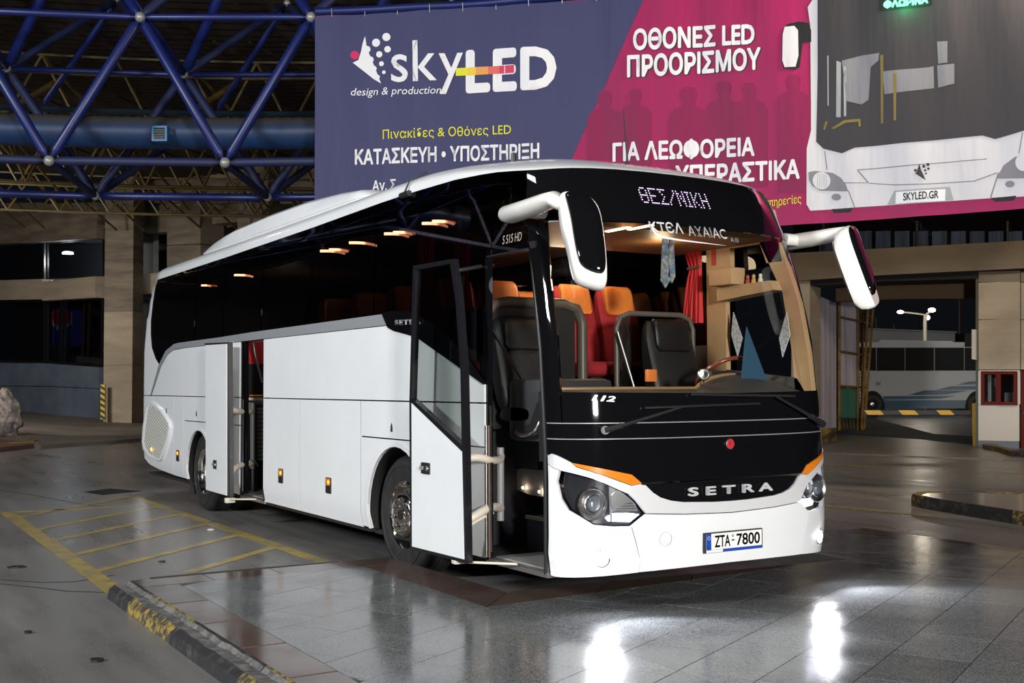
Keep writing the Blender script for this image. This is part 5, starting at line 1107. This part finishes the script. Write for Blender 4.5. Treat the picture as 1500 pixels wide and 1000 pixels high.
for q in ([(310, 730), (870, 682), (868, 686), (314, 734)], [(310, 734), (316, 733), (362, 786), (356, 788)], [(178, 785), (356, 786), (356, 789), (180, 790)], [(600, 792), (815, 778), (910, 742), (912, 746), (817, 782), (600, 796)], [(270, 820), (274, 820), (302, 892), (298, 893)], [(1022, 572), (1026, 571), (1010, 660), (1006, 660)], [(916, 742), (921, 741), (888, 850), (882, 851)], [(362, 787), (480, 795), (600, 792), (600, 796), (480, 799), (362, 791)]): zp('printed_panel_line', q, 'mid', .017)
zp('printed_headlight', [(102, 742), (130, 736), (205, 744), (240, 765), (262, 795), (272, 824), (150, 820), (118, 800), (104, 775)], 'mid', .018)
zp('printed_headlight', [(910, 768), (940, 712), (990, 676), (1100, 655), (1100, 768)], 'mid', .018)
for a, b, r in ((158, 778, 38), (1030, 700, 38)): bpoly('printed_lamp', circ(*Z_(a, b), r/2.94), BC['grey'], .022)
for k in range(5): zp('printed_lamp_line', [(140+9*k, 748), (142+9*k, 748), (142+9*k, 808), (140+9*k, 808)], 'pale', .024)
for a, b in ((220, 848), (968, 792)): bpoly('printed_fog_lamp', [(Z_(a, b)[0]+7*math.cos(t), Z_(a, b)[1]+5*math.sin(t)) for t in np.linspace(0, 2*PI, 15)[:-1]], BC['mid'], .018)
zp('printed_number_plate', [(440, 882), (470, 822), (710, 804), (726, 862)], 'pale', .014); zp('printed_number_plate', [(478, 828), (692, 814), (690, 864), (476, 878)], 'white', .018)
btext('SKYLED.GR', Z_(510, 866), Z_(662, 854), Z_(510, 832), BC['dark'], .024, bold=.02)
for q in ([(200, 900), (292, 894), (280, 912), (210, 916)], [(885, 852), (996, 842), (984, 862), (905, 868)]): zp('printed_wheel', q, 'black', .014)
W2 = lambda a, b: Z_(583+(a-255)*.34, 745+(b-300)*.30)
bpoly('logo_leaf', [W2(*p) for p in ((248, 175), (268, 260), (305, 350), (328, 408), (240, 345), (188, 305), (215, 292), (236, 210))], BC['dark'], .020)
for a, b, r in ((354, 182, 20), (303, 209, 20), (360, 242, 16), (319, 266, 15), (330, 312, 12), (198, 268, 18)): bpoly('logo_dot', circ(*W2(a, b), r*.34/2.94), BC['dark'], .020)
GREEN = mat('green_led', (.02, .8, .2, 1), .4, emit=((.08, 1, .28, 1), 7)); GLED = mat('green_glow', (.0, .20, .07, 1), .5)
btext('ΦΛΩΡΙΝΑ', Z_(428, 44), Z_(618, 18), Z_(428, 10), GREEN, .05, bold=.05)
zp('led_sign_board', [(405, -22), (632, -30), (634, 24), (408, 52)], 'black', .022)
pg = bpos(*bpx(*Z_(520, 24)), .18); l_ = point('led_sign_glow', tuple(pg), 9, (.05, 1, .3), .12)

# ================================================================== LEFT BUILDING
STONE = mat('stone_cladding', (.235, .195, .150, 1), .7, noise=(.9, (.12, .10, .082, 1), .30, .62), stretch=(.5, .5, 3.2)); STONE2 = mat('stone_light', (.36, .30, .235, 1), .7, noise=(1.1, (.24, .20, .16, 1), .35, .7), stretch=(.4, .4, 2.2)); FRAME = mat('window_frame_black', (.008, .008, .009, 1), .4)
WGL = glass('building_glass', (.55, .56, .60, 1), 1.5); BLUEG = mat('blue_grey_panel', (.115, .15, .21, 1), .5, noise=(.7, (.07, .09, .13, 1), .35, .7))
bld = empty('terminal_building', tuple(onz(180, 620)), 'stone-clad terminal building with dark windows and blue-grey base at the left', 'building')
WL, wd_, wn_ = vplane(dep(0, 560, 57), dep(152, 560, 52)); wn3 = np.array([wn_[0], wn_[1], 0])
def fp(name, F_, pts, off, th, mt, par=bld, n3=None): return prism(name, [F_(u, v, 0)+n3*off for u, v in pts], -n3*th, mt, par)
L_ = lambda name, pts, off, th, mt, par=bld: fp(name, WL, pts, off, th, mt, par, wn3)
for x0, x1 in ((-60, 44), (44.4, 154)): L_('stone_panel', [(x0, 331 if x0 > 0 else 337), (x1, 323 if x1 > 100 else 331), (x1, 350 if x1 > 100 else 356), (x0, 357 if x0 > 0 else 363)], .45, .5, STONE)
for x0, x1 in ((-60, 70), (70.4, 154)): L_('stone_panel', [(x0, 300), (x1, 298), (x1, 330), (x0, 336)], .40, .5, STONE)
for x0, x1 in ((-60, 74), (74.4, 152)): L_('beam_panel', [(x0, 413.5), (x1, 405.5 if x1 > 100 else 409.5), (x1, 436.5 if x1 > 100 else 439), (x0, 441)], .45, .6, STONE2)
def window(pts, mt=WGL, off=0.0):
    w = L_('window', pts, off, .04, mt)
    pp_ = [WL(u, v)+wn3*(off+.02) for u, v in pts]; c = sum(pp_)/4; ii = [p+(c-p)*.035 for p in pp_]; ringprism('window_frame', pp_, ii, -wn3*.09, FRAME, w); return w
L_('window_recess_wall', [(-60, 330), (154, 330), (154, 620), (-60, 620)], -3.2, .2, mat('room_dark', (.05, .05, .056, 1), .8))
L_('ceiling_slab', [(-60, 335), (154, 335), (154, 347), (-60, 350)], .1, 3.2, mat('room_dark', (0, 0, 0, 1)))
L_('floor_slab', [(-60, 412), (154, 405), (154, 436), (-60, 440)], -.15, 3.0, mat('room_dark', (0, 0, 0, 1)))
window([(-60, 363), (65, 356.5), (65, 409), (-60, 414)]); window([(68.5, 356), (152, 349.5), (152, 404), (68.5, 409)])
window([(-60, 443), (66, 440), (66, 530), (-60, 528)]); window([(69.5, 440), (150, 437), (150, 535), (69.5, 530.5)])
L_('base_panel', [(-60, 531), (70, 532), (149, 538), (149, 568.5), (70, 565), (-60, 564)], .15, .6, BLUEG); L_('base_panel', [(-60, 565), (70, 566), (149, 569.5), (149, 620), (-60, 603)], .15, .6, BLUEG)
L_('mullion', [(82, 441), (84, 441), (82.5, 532), (80.5, 532)], -.2, .1, ALU); L_('mullion', [(88, 441), (90, 441), (87.5, 532), (86, 532)], -.2, .1, ALU)
for u0 in (97, 105): L_('curtain_rail', [(u0, 441), (u0+1.2, 441), (u0-2.2, 520), (u0-3.4, 520)], -.9, .1, mat('brown_pole', (.12, .07, .05, 1), .5))
L_('radiator', [(98, 530), (147, 534), (147, 525), (98, 521)], -.5, .2, mat('radiator', (.18, .18, .17, 1), .5))
LAMPW = mat('lamp_white', (1, 1, 1, 1), .4, emit=((.95, 1, .95, 1), 30))
pc = WL(83, 367)-wn3*.6; lathe('ceiling_lamp', [(0, 0), (.20, .0), (.26, -.04), (.26, -.10), (0, -.12)], LAMPW, bld, pc, (0, 0, 1), 18); point('office_lamp', tuple(pc-np.array([0, 0, .4])), 160, (.95, 1, .95), .2)
vm = empty('vending_machine', tuple(WL(68, 505)-wn3*.9), 'blue, white and red vending machine glowing behind the lower window of the terminal', 'vending machine')
L_('cabinet', [(54, 452), (84, 452), (83, 506), (54, 506)], -.8, .7, mat('vend_blue', (.03, .05, .30, 1), .4), vm); L_('white_band', [(54, 474), (62, 482), (74, 480), (84, 474), (84, 456), (54, 456)], -.78, .01, mat('vend_white', (.4, .4, .45, 1), .4), vm)
L_('red_disc', circ(69, 463, 13.5, 20), -.76, .01, mat('vend_red', (.42, .03, .04, 1), .4), vm)
# columns
def column(u0, u1, u2, D, v, ztop, name='column', lab=None):
    a = dep(u0, v, D)[:2]; b = dep(u1, v, D-.25)[:2]; c = dep(u2, v, D+1.1)[:2]; d = a+(c-b)
    zz = [-.2]+[z for z in (2.6, 5.0, 7.3, 9.4) if z < ztop]+[ztop]
    for z0, z1 in zip(zz[:-1], zz[1:]): prism(name, [(p[0], p[1], z0+.012) for p in (a, b, c, d)], (0, 0, z1-z0-.012), STONE2 if z0 < 2 else (STONE2 if z1 < 6 else STONE), bld)  # darker stone on upper blocks: weaker light up there put into the colour
column(151, 193, 208, 50.3, 620, 11.2)
WR, rd_, rn_ = vplane(dep(193, 560, 53), dep(480, 560, 45.5)); rn3 = np.array([rn_[0], rn_[1], 0])
R_ = lambda name, pts, off, th, mt, par=bld: fp(name, WR, pts, off, th, mt, par, rn3)
R_('rear_wall', [(193, 180), (480, 150), (480, 620), (193, 620)], -1.2, .3, STONE)
for x0, x1 in ((206, 253), (304, 354), (358, 420)): R_('window', [(x0, 330), (x1, 318), (x1, 470), (x0, 470)], -1.0, .1, DARKGL)
R_('beam_panel', [(203, 403), (260, 399), (260, 429), (203, 432)], .35, 1.0, STONE2)
R_('beam_panel', [(205, 300), (253.5, 297), (253.5, 336), (205, 341)], -.3, .8, STONE); R_('beam_panel', [(303, 292), (356, 288), (356, 322), (303, 327)], -.3, .8, STONE)
for x0, x1, x2 in ((254, 303, 316), (357, 402, 412)):
    for v0, v1 in ((170, 238), (239, 298), (299, 360), (361, 430), (431, 520)): R_('column', [(x0, v0), (x1, v0-2), (x1, v1-2), (x0, v1)], .35, 1.3, STONE)
for x0, x1 in ((154, 204), (205, 253), (304, 355), (413, 470)): R_('stone_panel', [(x0, 215), (x1, 212), (x1, 262), (x0, 264)], .1, .8, STONE); R_('stone_panel', [(x0, 265), (x1, 263), (x1, 296), (x0, 299)], .1, .8, STONE)
hz = empty('hazard_board', tuple(dep(150, 613, 49.8)), 'narrow black and yellow striped guard on the corner of the stone column', 'hazard board')
HP, hd_, hn_ = vplane(dep(140, 600, 49.6), dep(160, 600, 49.6)); hn3 = np.array([hn_[0], hn_[1], 0]); HY = mat('hazard_yellow', (.62, .42, .03, 1), .5); HB = mat('hazard_black', (.01, .01, .01, 1), .5)
prism('board', [HP(147, 563), HP(153.5, 563), HP(153.5, 614), HP(147, 614)], -hn3*.12, HY, hz)
for k in range(6): v = 564+k*8.6; prism('stripe', [HP(147, v), HP(153.5, v+3.8), HP(153.5, v+8), HP(147, v+4.2)], hn3*.01, HB, hz)
pv = prism('pavement_ramp', [dep(-60, 596, 60), dep(0, 598, 57.2), dep(150, 612, 52), dep(152, 618, 50), dep(216, 620, 49), onz(216, 641, .1), onz(60, 652, .1), onz(-60, 640, .1)], (0, 0, -.1), mat('old_concrete', (.22, .20, .18, 1), .6, noise=(.35, (.13, .11, .10, 1), .3, .65))); setp(pv, kind='structure'); pv.name = 'floor'
li = empty('kerb_island', tuple(onz(20, 652)), 'low brick-paved island with yellow kerb at the far left edge', 'island')
prism('island_paving', [onz(-60, 655, .12), onz(0, 655, .12), onz(48, 650, .12), onz(20, 635, .12), onz(-60, 632, .12)], (0, 0, -.12), mat('brick_paving', (.13, .08, .065, 1), .7), li)
prism('kerbstone', [onz(-60, 659, .0), onz(52, 653, .0), onz(56, 648.5, .12), onz(48, 647.5, .12), onz(-60, 653, .12)], (0, 0, .03), mat('old_yellow', (.35, .22, .03, 1), .6, noise=(2, (.08, .06, .04, 1), .4, .6)), li); prism('kerbstone', [onz(20, 635, .12), onz(22, 634, .12), onz(54, 647, .12), onz(50, 648, .12)], (0, 0, .05), MATS['old_yellow'], li); prism('kerbstone', [onz(52, 653, 0), onz(62, 651, 0), onz(58, 646, .1), onz(53, 647, .1)], (0, 0, .04), KB, li)
bm = bmesh.new(); bmesh.ops.create_icosphere(bm, subdivisions=4, radius=1)
pb = onz(0, 640, .12)
for v in bm.verts:
    k = 1+.12*math.sin(v.co.x*6+1)*math.sin(v.co.y*5)+.08*math.sin(v.co.z*9+v.co.y*6)+.04*math.sin(v.co.x*17+v.co.z*13); x_, y_, z_ = v.co*k
    sc = 1-.45*(z_*.5+.5); v.co = Vector((pb[0]+x_*.55*sc+.25, pb[1]+y_*.62*sc+.1, pb[2]+.72+z_*.75))
setp(bm_out('boulder', bm, mat('rock', (.42, .36, .33, 1), .9, noise=(5, (.12, .11, .12, 1), .4, .6), bump=(8, .6, .05)), None, smooth=2), 'pale rough boulder standing on the island at the far left edge', 'boulder')

# ================================================================== RIGHT GATE BUILDING
FA, fd_, fn_ = vplane(dep(1495, 600, 28.3), dep(1176, 600, 31.2)); fn3 = np.array([fn_[0], fn_[1], 0])
gate = empty('gate_building', tuple(dep(1470, 657, 28.6)), 'beige gate building with wide vehicle opening at the right', 'building')
Q_r = lambda name, pts, off, th, mt, par=gate: fp(name, FA, pts, off, th, mt, par, fn3)
PAN = mat('beige_panel', (.40, .335, .25, 1), .6, noise=(1.2, (.28, .23, .175, 1), .35, .75), stretch=(.6, .6, 1.6)); BEAM = mat('beam_render', (.20, .16, .115, 1), .6, noise=(.8, (.14, .11, .08, 1), .35, .7), stretch=(.5, .5, 2)); OFFW = mat('off_white', (.52, .49, .45, 1), .6); REDF = mat('red_frame', (.11, .012, .008, 1), .7, spec=.15)
Q_r('lintel_beam', [(1150, 372.5), (1353, 362), (1620, 347), (1620, 389), (1500, 394), (1292, 404), (1186, 411), (1150, 413)], .25, 1.2, BEAM)
Q_r('lintel_soffit', [(1186, 411), (1292, 404), (1434, 397), (1434, 408), (1292, 412), (1186, 418)], .0, .9, DARK)
Q_r('inner_lintel', [(1200, 408), (1434, 400), (1434, 402), (1430, 431), (1292, 432), (1200, 436)], -1.6, .5, mat('inner_brown', (.10, .055, .025, 1), .7))
Q_r('upper_window', [(1150, 300), (1620, 290), (1620, 350), (1353, 363), (1150, 373)], -.7, .1, DARKGL)
for k in range(12): u = 1190+k*28; Q_r('window_curtain', [(u, 335), (u+22, 334), (u+22, 357-(u-1190)*.05+6), (u, 359-(u-1190)*.05+6)], -.62, .03, mat('blue_curtain', (.03, .06, .13, 1), .6, noise=(9, (.01, .02, .05, 1), .4, .6), stretch=(1, 1, .05)))
for u in (1196, 1335, 1470): Q_r('mullion', [(u, 320), (u+3, 320), (u+3, 372), (u, 373)], -.5, .08, BLACKM)
Q_r('pier', [(1160, 372), (1187, 371), (1187, 650), (1160, 655)], .05, 1.0, PAN)
Q_r('opening_jamb', [(1429, 400), (1433, 400), (1433, 655), (1429, 655)], -.02, .7, mat('jamb_green', (.05, .06, .04, 1), .6))
for x0, x1 in ((1433.4, 1494.4), (1495.6, 1560)):
    for v0, v1 in ((398, 413), (414, 467.5), (468.6, 541)): Q_r('cladding_panel', [(x0, v0), (x1, v0-2), (x1, v1), (x0, v1)], .0, .5, BEAM if v1 == 413 else PAN)
Q_r('booth_wall', [(1433.4, 542), (1494, 542), (1494, 545), (1433.4, 545)], .0, .4, OFFW); Q_r('booth_wall', [(1433, 592.5), (1493, 592.5), (1493, 646), (1433, 645)], .0, .4, OFFW); Q_r('booth_wall', [(1490.5, 545), (1494.5, 545), (1494.5, 592), (1490.5, 592)], 0, .4, OFFW); Q_r('booth_wall', [(1433, 545), (1437.5, 545), (1437.5, 592), (1433, 592)], 0, .4, OFFW)
Q_r('plinth', [(1433, 645.5), (1493, 646), (1493, 658), (1433, 657)], .03, .4, mat('plinth_grey', (.12, .14, .17, 1), .6))
bw = Q_r('booth_window', [(1441, 547), (1487, 547), (1487, 590), (1441, 590)], -.12, .03, glass('booth_glass', (.75, .78, .8, 1), 1.45))
def fring(name, o, i, off, th, mt, par): return ringprism(name, [FA(u, v)+fn3*off for u, v in o], [FA(u, v)+fn3*off for u, v in i], -fn3*th, mt, par)
fring('sash_frame', [(1437.3, 543.5), (1463, 543.5), (1463, 593), (1437.3, 593)], [(1442, 548), (1459, 548), (1459, 588.5), (1442, 588.5)], .04, .15, REDF, bw); fring('sash_frame', [(1462, 543.5), (1490.3, 543.5), (1490.3, 593), (1462, 593)], [(1466.5, 548), (1485.5, 548), (1485.5, 588.5), (1466.5, 588.5)], .08, .15, REDF, bw)
Q_r('booth_interior', [(1436, 542), (1492, 542), (1492, 600), (1436, 600)], -1.4, .1, mat('room_dark', (0, 0, 0, 1))); Q_r('booth_blind', [(1444, 549), (1449, 549), (1449, 588), (1444, 588)], -.3, .03, OFFW); Q_r('booth_paper', [(1450, 553), (1455, 553), (1455, 566), (1450, 566)], -.5, .02, OFFW)
Q_r('booth_desk', [(1466, 575), (1487, 575), (1487, 590), (1466, 590)], -.6, .3, GREYM)
dr_ = Q_r('booth_door', [(1496, 543), (1540, 543), (1540, 658), (1496, 658)], .02, .1, REDF); Q_r('door_handle', [(1499, 603), (1503, 603), (1503, 607), (1499, 607)], .09, .05, BLACKM, dr_)
Q_r('wall_bracket', [(1426, 483), (1432, 483), (1432, 527), (1426, 526)], .25, .2, OFFW)
# folding gate leaves
fg = empty('folding_gate', tuple(dep(1235, 640, 33)), 'tall folded steel gate of corrugated sheets on rusty yellow frames', 'gate')
SHEET = mat('gate_sheet', (.62, .56, .64, 1), .5, noise=(2, (.42, .38, .46, 1), .35, .7), stretch=(1, 1, .1)); GSHEET = mat('gate_sheet_green', (.05, .17, .12, 1), .5); RUST = mat('rusty_yellow', (.22, .12, .02, 1), .6, noise=(4, (.08, .04, .015, 1), .4, .7))
G1, g1d, g1n = vplane(dep(1187, 560, 31.6), dep(1226, 560, 34.4)); g1n3 = np.array([g1n[0], g1n[1], 0])
for k in range(6):
    u0 = 1187+k*6.4; u1 = u0+6.1; f = lambda u: 428+(u-1187)*.42; g = lambda u: 645-(u-1187)*.30
    prism('gate_sheet', [G1(u0, f(u0)), G1(u1, f(u1)), G1(u1, g(u1)), G1(u0, g(u0))], -g1n3*(.05+.04*(k % 2)), SHEET, fg)
G2, g2d, g2n = vplane(dep(1226, 560, 34.4), dep(1262, 560, 36.0)); g2n3 = np.array([g2n[0], g2n[1], 0])
for k in range(5):
    u0 = 1229+k*6; prism('gate_sheet', [G2(u0, 424), G2(u0+5.8, 426), G2(u0+5.8, 567), G2(u0, 567)], -g2n3*.05, SHEET, fg); prism('gate_sheet', [G2(u0, 568), G2(u0+5.8, 568), G2(u0+5.8, 612), G2(u0, 612)], -g2n3*.05, GSHEET, fg)
for u in (1227, 1254.5, 1261): tube('gate_post', [G2(u, 415)+g2n3*.05, G2(u, 630)+g2n3*.05], .045, RUST, fg, 8)
for v0, v1 in ((464, 473), (514, 521), (565, 568)): tube('gate_bar', [G2(1227, v0)+g2n3*.06, G2(1268, v1)+g2n3*.06], .035, RUST, fg, 6)
for k in range(18): v = 430+k*10; tube('lattice_bar', [G2(1255, v)+g2n3*.05, G2(1261, v+5)+g2n3*.05, G2(1255, v+10)+g2n3*.05], .012, RUST, fg, 5)
for a, b in (((1272, 445), (1262, 628)), ((1279, 452), (1266, 628))): tube('gate_post', [dep(*a, 35), dep(*b, 35)], .04, RUST, fg, 8)
for k in range(16): t0, t1 = k/16, (k+1)/16; tube('lattice_bar', [dep(1272-10*t0, 445+183*t0, 35), dep(1279-13*(t0+t1)/2, 452+176*(t0+t1)/2, 35), dep(1272-10*t1, 445+183*t1, 35)], .012, RUST, fg, 5)
prism('gate_kickboard', [G2(1226, 612), G2(1262, 612), G2(1262, 630), G2(1226, 630)], -g2n3*.1, mat('hazard_dark', (.02, .022, .02, 1), .7), fg)
for k in range(7): u = 1229+k*5; prism('hazard_stripe', [G2(u, 614), G2(u+1.5, 614), G2(u+3.5, 628), G2(u+2, 628)], g2n3*.01, mat('dull_yellow', (.10, .08, .02, 1), .7), fg)
prism('gate_kerb', [onz(1196, 652), onz(1226, 646), onz(1226, 632, .3), onz(1196, 635, .3)], (0, 0, .12), mat('old_yellow', (0, 0, 0, 1)), fg)
# barrier
br = empty('barrier_gate', tuple(onz(1439, 655)), 'yellow barrier cabinet with lowered black and yellow striped arm across the opening', 'barrier')
a = onz(1425, 655)[:2]; b = onz(1453, 656)[:2]; e = (b-a)/np.linalg.norm(b-a); pn_ = np.array([-e[1], e[0]]); c_ = [(*a, 0), (*b, 0), (*(b+pn_*.35), 0), (*(a+pn_*.35), 0)]
BY = mat('barrier_yellow', (.68, .38, .02, 1), .45, noise=(2, (.52, .28, .02, 1), .4, .8)); prism('cabinet', c_, (0, 0, 1.09), BY, br); prism('cabinet_lid', [(p[0], p[1], 1.09) for p in c_], (0, 0, .05), BY, br)
z0 = .83; A1 = np.array([*dep(1443, 601, 29.4)]); A2 = np.array([*dep(1266, 607, 29.9)]); A1[2] = A2[2] = (A1[2]+A2[2])/2
def armseg(t0, t1, mt, nm, sk=.0, o=.0): 
    d = A2-A1; p = A1+d*t0; q = A1+d*t1; n = np.array([d[1], -d[0], 0]); n /= np.linalg.norm(n)
    if n@(CAM-A1) < 0: n = -n
    h = .055+o; return prism(nm, [p+np.array([0, 0, h])+n*o, q+np.array([0, 0, h])+n*o, q+np.array([0, 0, -h])+n*o-d*sk, p+np.array([0, 0, -h])+n*o-d*sk], -n*(.06+2*o), mt, br)
armseg(.0, 1, HB, 'arm')
for t in ((.255, .40), (.55, .715), (.835, 1.0)): armseg(t[0]+.03, t[1], BY, 'arm_stripe', .035 if t[1] < 1 else .03, .004)
box('arm_pivot', tuple(A1-np.array([.12, .15, .09])), tuple(A1+np.array([.12, .1, .09])), GREYM, br, .02)
ap = prism('apron', [onz(1190, 663), onz(1350, 670), onz(1470, 674), onz(1620, 682), onz(1620, 650), onz(1425, 654), onz(1350, 645), onz(1210, 636), onz(1180, 640)], (0, 0, .03), mat('apron_concrete', (.20, .17, .15, 1), .35, noise=(.5, (.13, .11, .10, 1), .35, .65))); setp(ap, kind='structure'); ap.name = 'floor'
bk = empty('booth_kerb', tuple(onz(1460, 664)), 'curved yellow and black kerb in front of the barrier cabinet', 'kerb')
for p, q, mt in (((1440, 659), (1462, 663), KY), ((1462, 663), (1481, 670), KY), ((1481, 670), (1540, 674), KB)): a = onz(*p); b = onz(*q); prism('kerbstone', [a, b, onz(q[0], q[1]-4), onz(p[0], p[1]-3)], (0, 0, .14), mt, bk)
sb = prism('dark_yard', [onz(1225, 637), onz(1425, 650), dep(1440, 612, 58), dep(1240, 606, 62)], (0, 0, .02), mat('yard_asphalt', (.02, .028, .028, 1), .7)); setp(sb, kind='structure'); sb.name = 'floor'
# ================================================================== YARD BEHIND
DC = empty('distant_coach', tuple(dep(1350, 606, 61)), 'white and blue coach parked in the yard behind the barrier', 'coach')
CP, cpd, cpn = vplane(dep(1262, 560, 62), dep(1450, 560, 60)); cpn3 = np.array([cpn[0], cpn[1], 0])
Cq = lambda name, pts, off, th, mt, par=DC: fp(name, CP, pts, off, th, mt, par, cpn3)
DW = mat('distant_white', (.42, .44, .45, 1), .35); TEAL = mat('teal_stripe', (.005, .07, .13, 1), .35)
Cq('body', [(1240, 508), (1436, 508), (1436, 597), (1240, 597)], -.05, 2.4, DW); Cq('roof_edge', [(1246, 501), (1413, 501), (1413, 509), (1246, 509)], .0, 2.4, DW); Cq('roof_unit', [(1290, 497), (1395, 499), (1400, 502), (1286, 502)], -.4, 1.5, DW)
for x0, x1 in ((1246, 1283), (1284.5, 1325), (1326.5, 1368), (1369.5, 1412), (1413, 1436)): Cq('window', [(x0, 509), (x1, 509), (x1, 542.5), (x0, 542.5)], .01, .05, mat('far_glass', (.006, .006, .008, 1), .5, spec=.15))
Cq('skirt', [(1294, 586), (1420, 586), (1420, 598), (1297, 598)], .01, .1, TEAL); Cq('skirt_line', [(1294, 580), (1400, 579.5), (1378, 583.5), (1294, 585)], .01, .06, TEAL)
for q in ([(1332, 578), (1354, 571.5), (1418, 572), (1386, 577.5)], [(1371, 571), (1392, 565.5), (1432, 565), (1432, 570)], [(1402, 563), (1420, 558.5), (1432, 558), (1432, 562.5)]): Cq('stripe', q, .01, .06, TEAL)
for u in (1278, 1432):
    Cq('wheel_arch', [(u+19*math.cos(t)*.98, 600+28*math.sin(t)) for t in np.linspace(PI, 2*PI, 12)], .015, .3, DARK)
    o_ = CP(u, 592)+cpn3*.05; w_ = lathe('wheel', [(.48, -.3), (.52, -.28), (.52, -.02), (.50, 0), (.30, .01)], RUBBER, DC, o_, tuple(cpn3), 28); lathe('rim', [(.30, .01), (.28, -.05), (.12, -.07), (.10, .02), (0, .03)], CHROME2, w_, o_, tuple(cpn3), 20)
Cq('fuel_flap', [(1284, 559), (1290, 559), (1290, 564), (1284, 564)], .01, .05, GREYM)
MP, mpd, mpn = vplane(dep(1270, 560, 75), dep(1410, 560, 75)); mp3 = np.array([mpn[0], mpn[1], 0])
wb = empty('white_shed', tuple(dep(1340, 600, 75)), 'low white building behind the parked coach in the yard', 'building'); fp('shed_wall', MP, [(1270, 482), (1399, 487), (1399, 600), (1270, 600)], 0, 3, mat('shed_white', (.22, .23, .25, 1), .6), wb, mp3); fp('shed_roof', MP, [(1268, 480.5), (1400, 485.5), (1400, 487.5), (1268, 482.5)], .2, 3.4, mat('shed_white', (0, 0, 0, 1)), wb, mp3)
fp('dark_annex', MP, [(1413, 488), (1432, 487), (1432, 600), (1413, 600)], 0, 2, mat('annex', (.03, .028, .028, 1), .7), wb, mp3)
sl = empty('street_lamp', tuple(dep(1355, 610, 66)), 'tall street lamp with two glowing heads in the yard behind the parked coach', 'lamp')
D = 66; tube('pole', [dep(1355, 612, D), dep(1355, 470, D), dep(1355.5, 461, D)], .11, mat('pole_grey', (.45, .42, .38, 1), .5), sl, 10); tube('arm', [dep(1322, 457, D), dep(1338, 458.5, D), dep(1355, 461, D), dep(1364, 456, D)], .05, MATS['pole_grey'], sl, 8)
SLM = mat('street_light', (1, 1, 1, 1), .4, emit=((1, .88, .70, 1), 16))
for u, v, a, b in ((1319, 456.8, 5.0, 2.6), (1365, 454, 5.5, 3.4), (1359, 465, 3.6, 3.8)):
    bm = bmesh.new(); bmesh.ops.create_icosphere(bm, subdivisions=2, radius=1); c = dep(u, v, D); k = D/FPX
    for q in bm.verts: q.co = Vector(c)+Vector(cR0)*q.co.x*a*k+Vector((0, 0, 1))*q.co.z*b*k+Vector((cF[0], cF[1], 0))*q.co.y*a*k*.6
    bm_out('lamp_head', bm, SLM if v < 460 else mat('lamp_dim', (.8, .8, .8, 1), .4, emit=((1, .9, .75, 1), 3)), sl, smooth=2)
point('street_light_glow', tuple(dep(1345, 462, 64)), 160, (1, .88, .7), .4)
for u, v0 in ((1283, 465), (1309, 475), (1405, 430)): setp(tube('mast', [dep(u, 600, 80), dep(u, v0, 80)], .08, mat('mast_brown', (.10, .06, .04, 1), .6)), {1283: 'thin dark mast at the left of the gate opening', 1309: 'short thin mast left of the street lamp', 1405: 'tall thin mast right of the street lamp'}[u], 'mast')
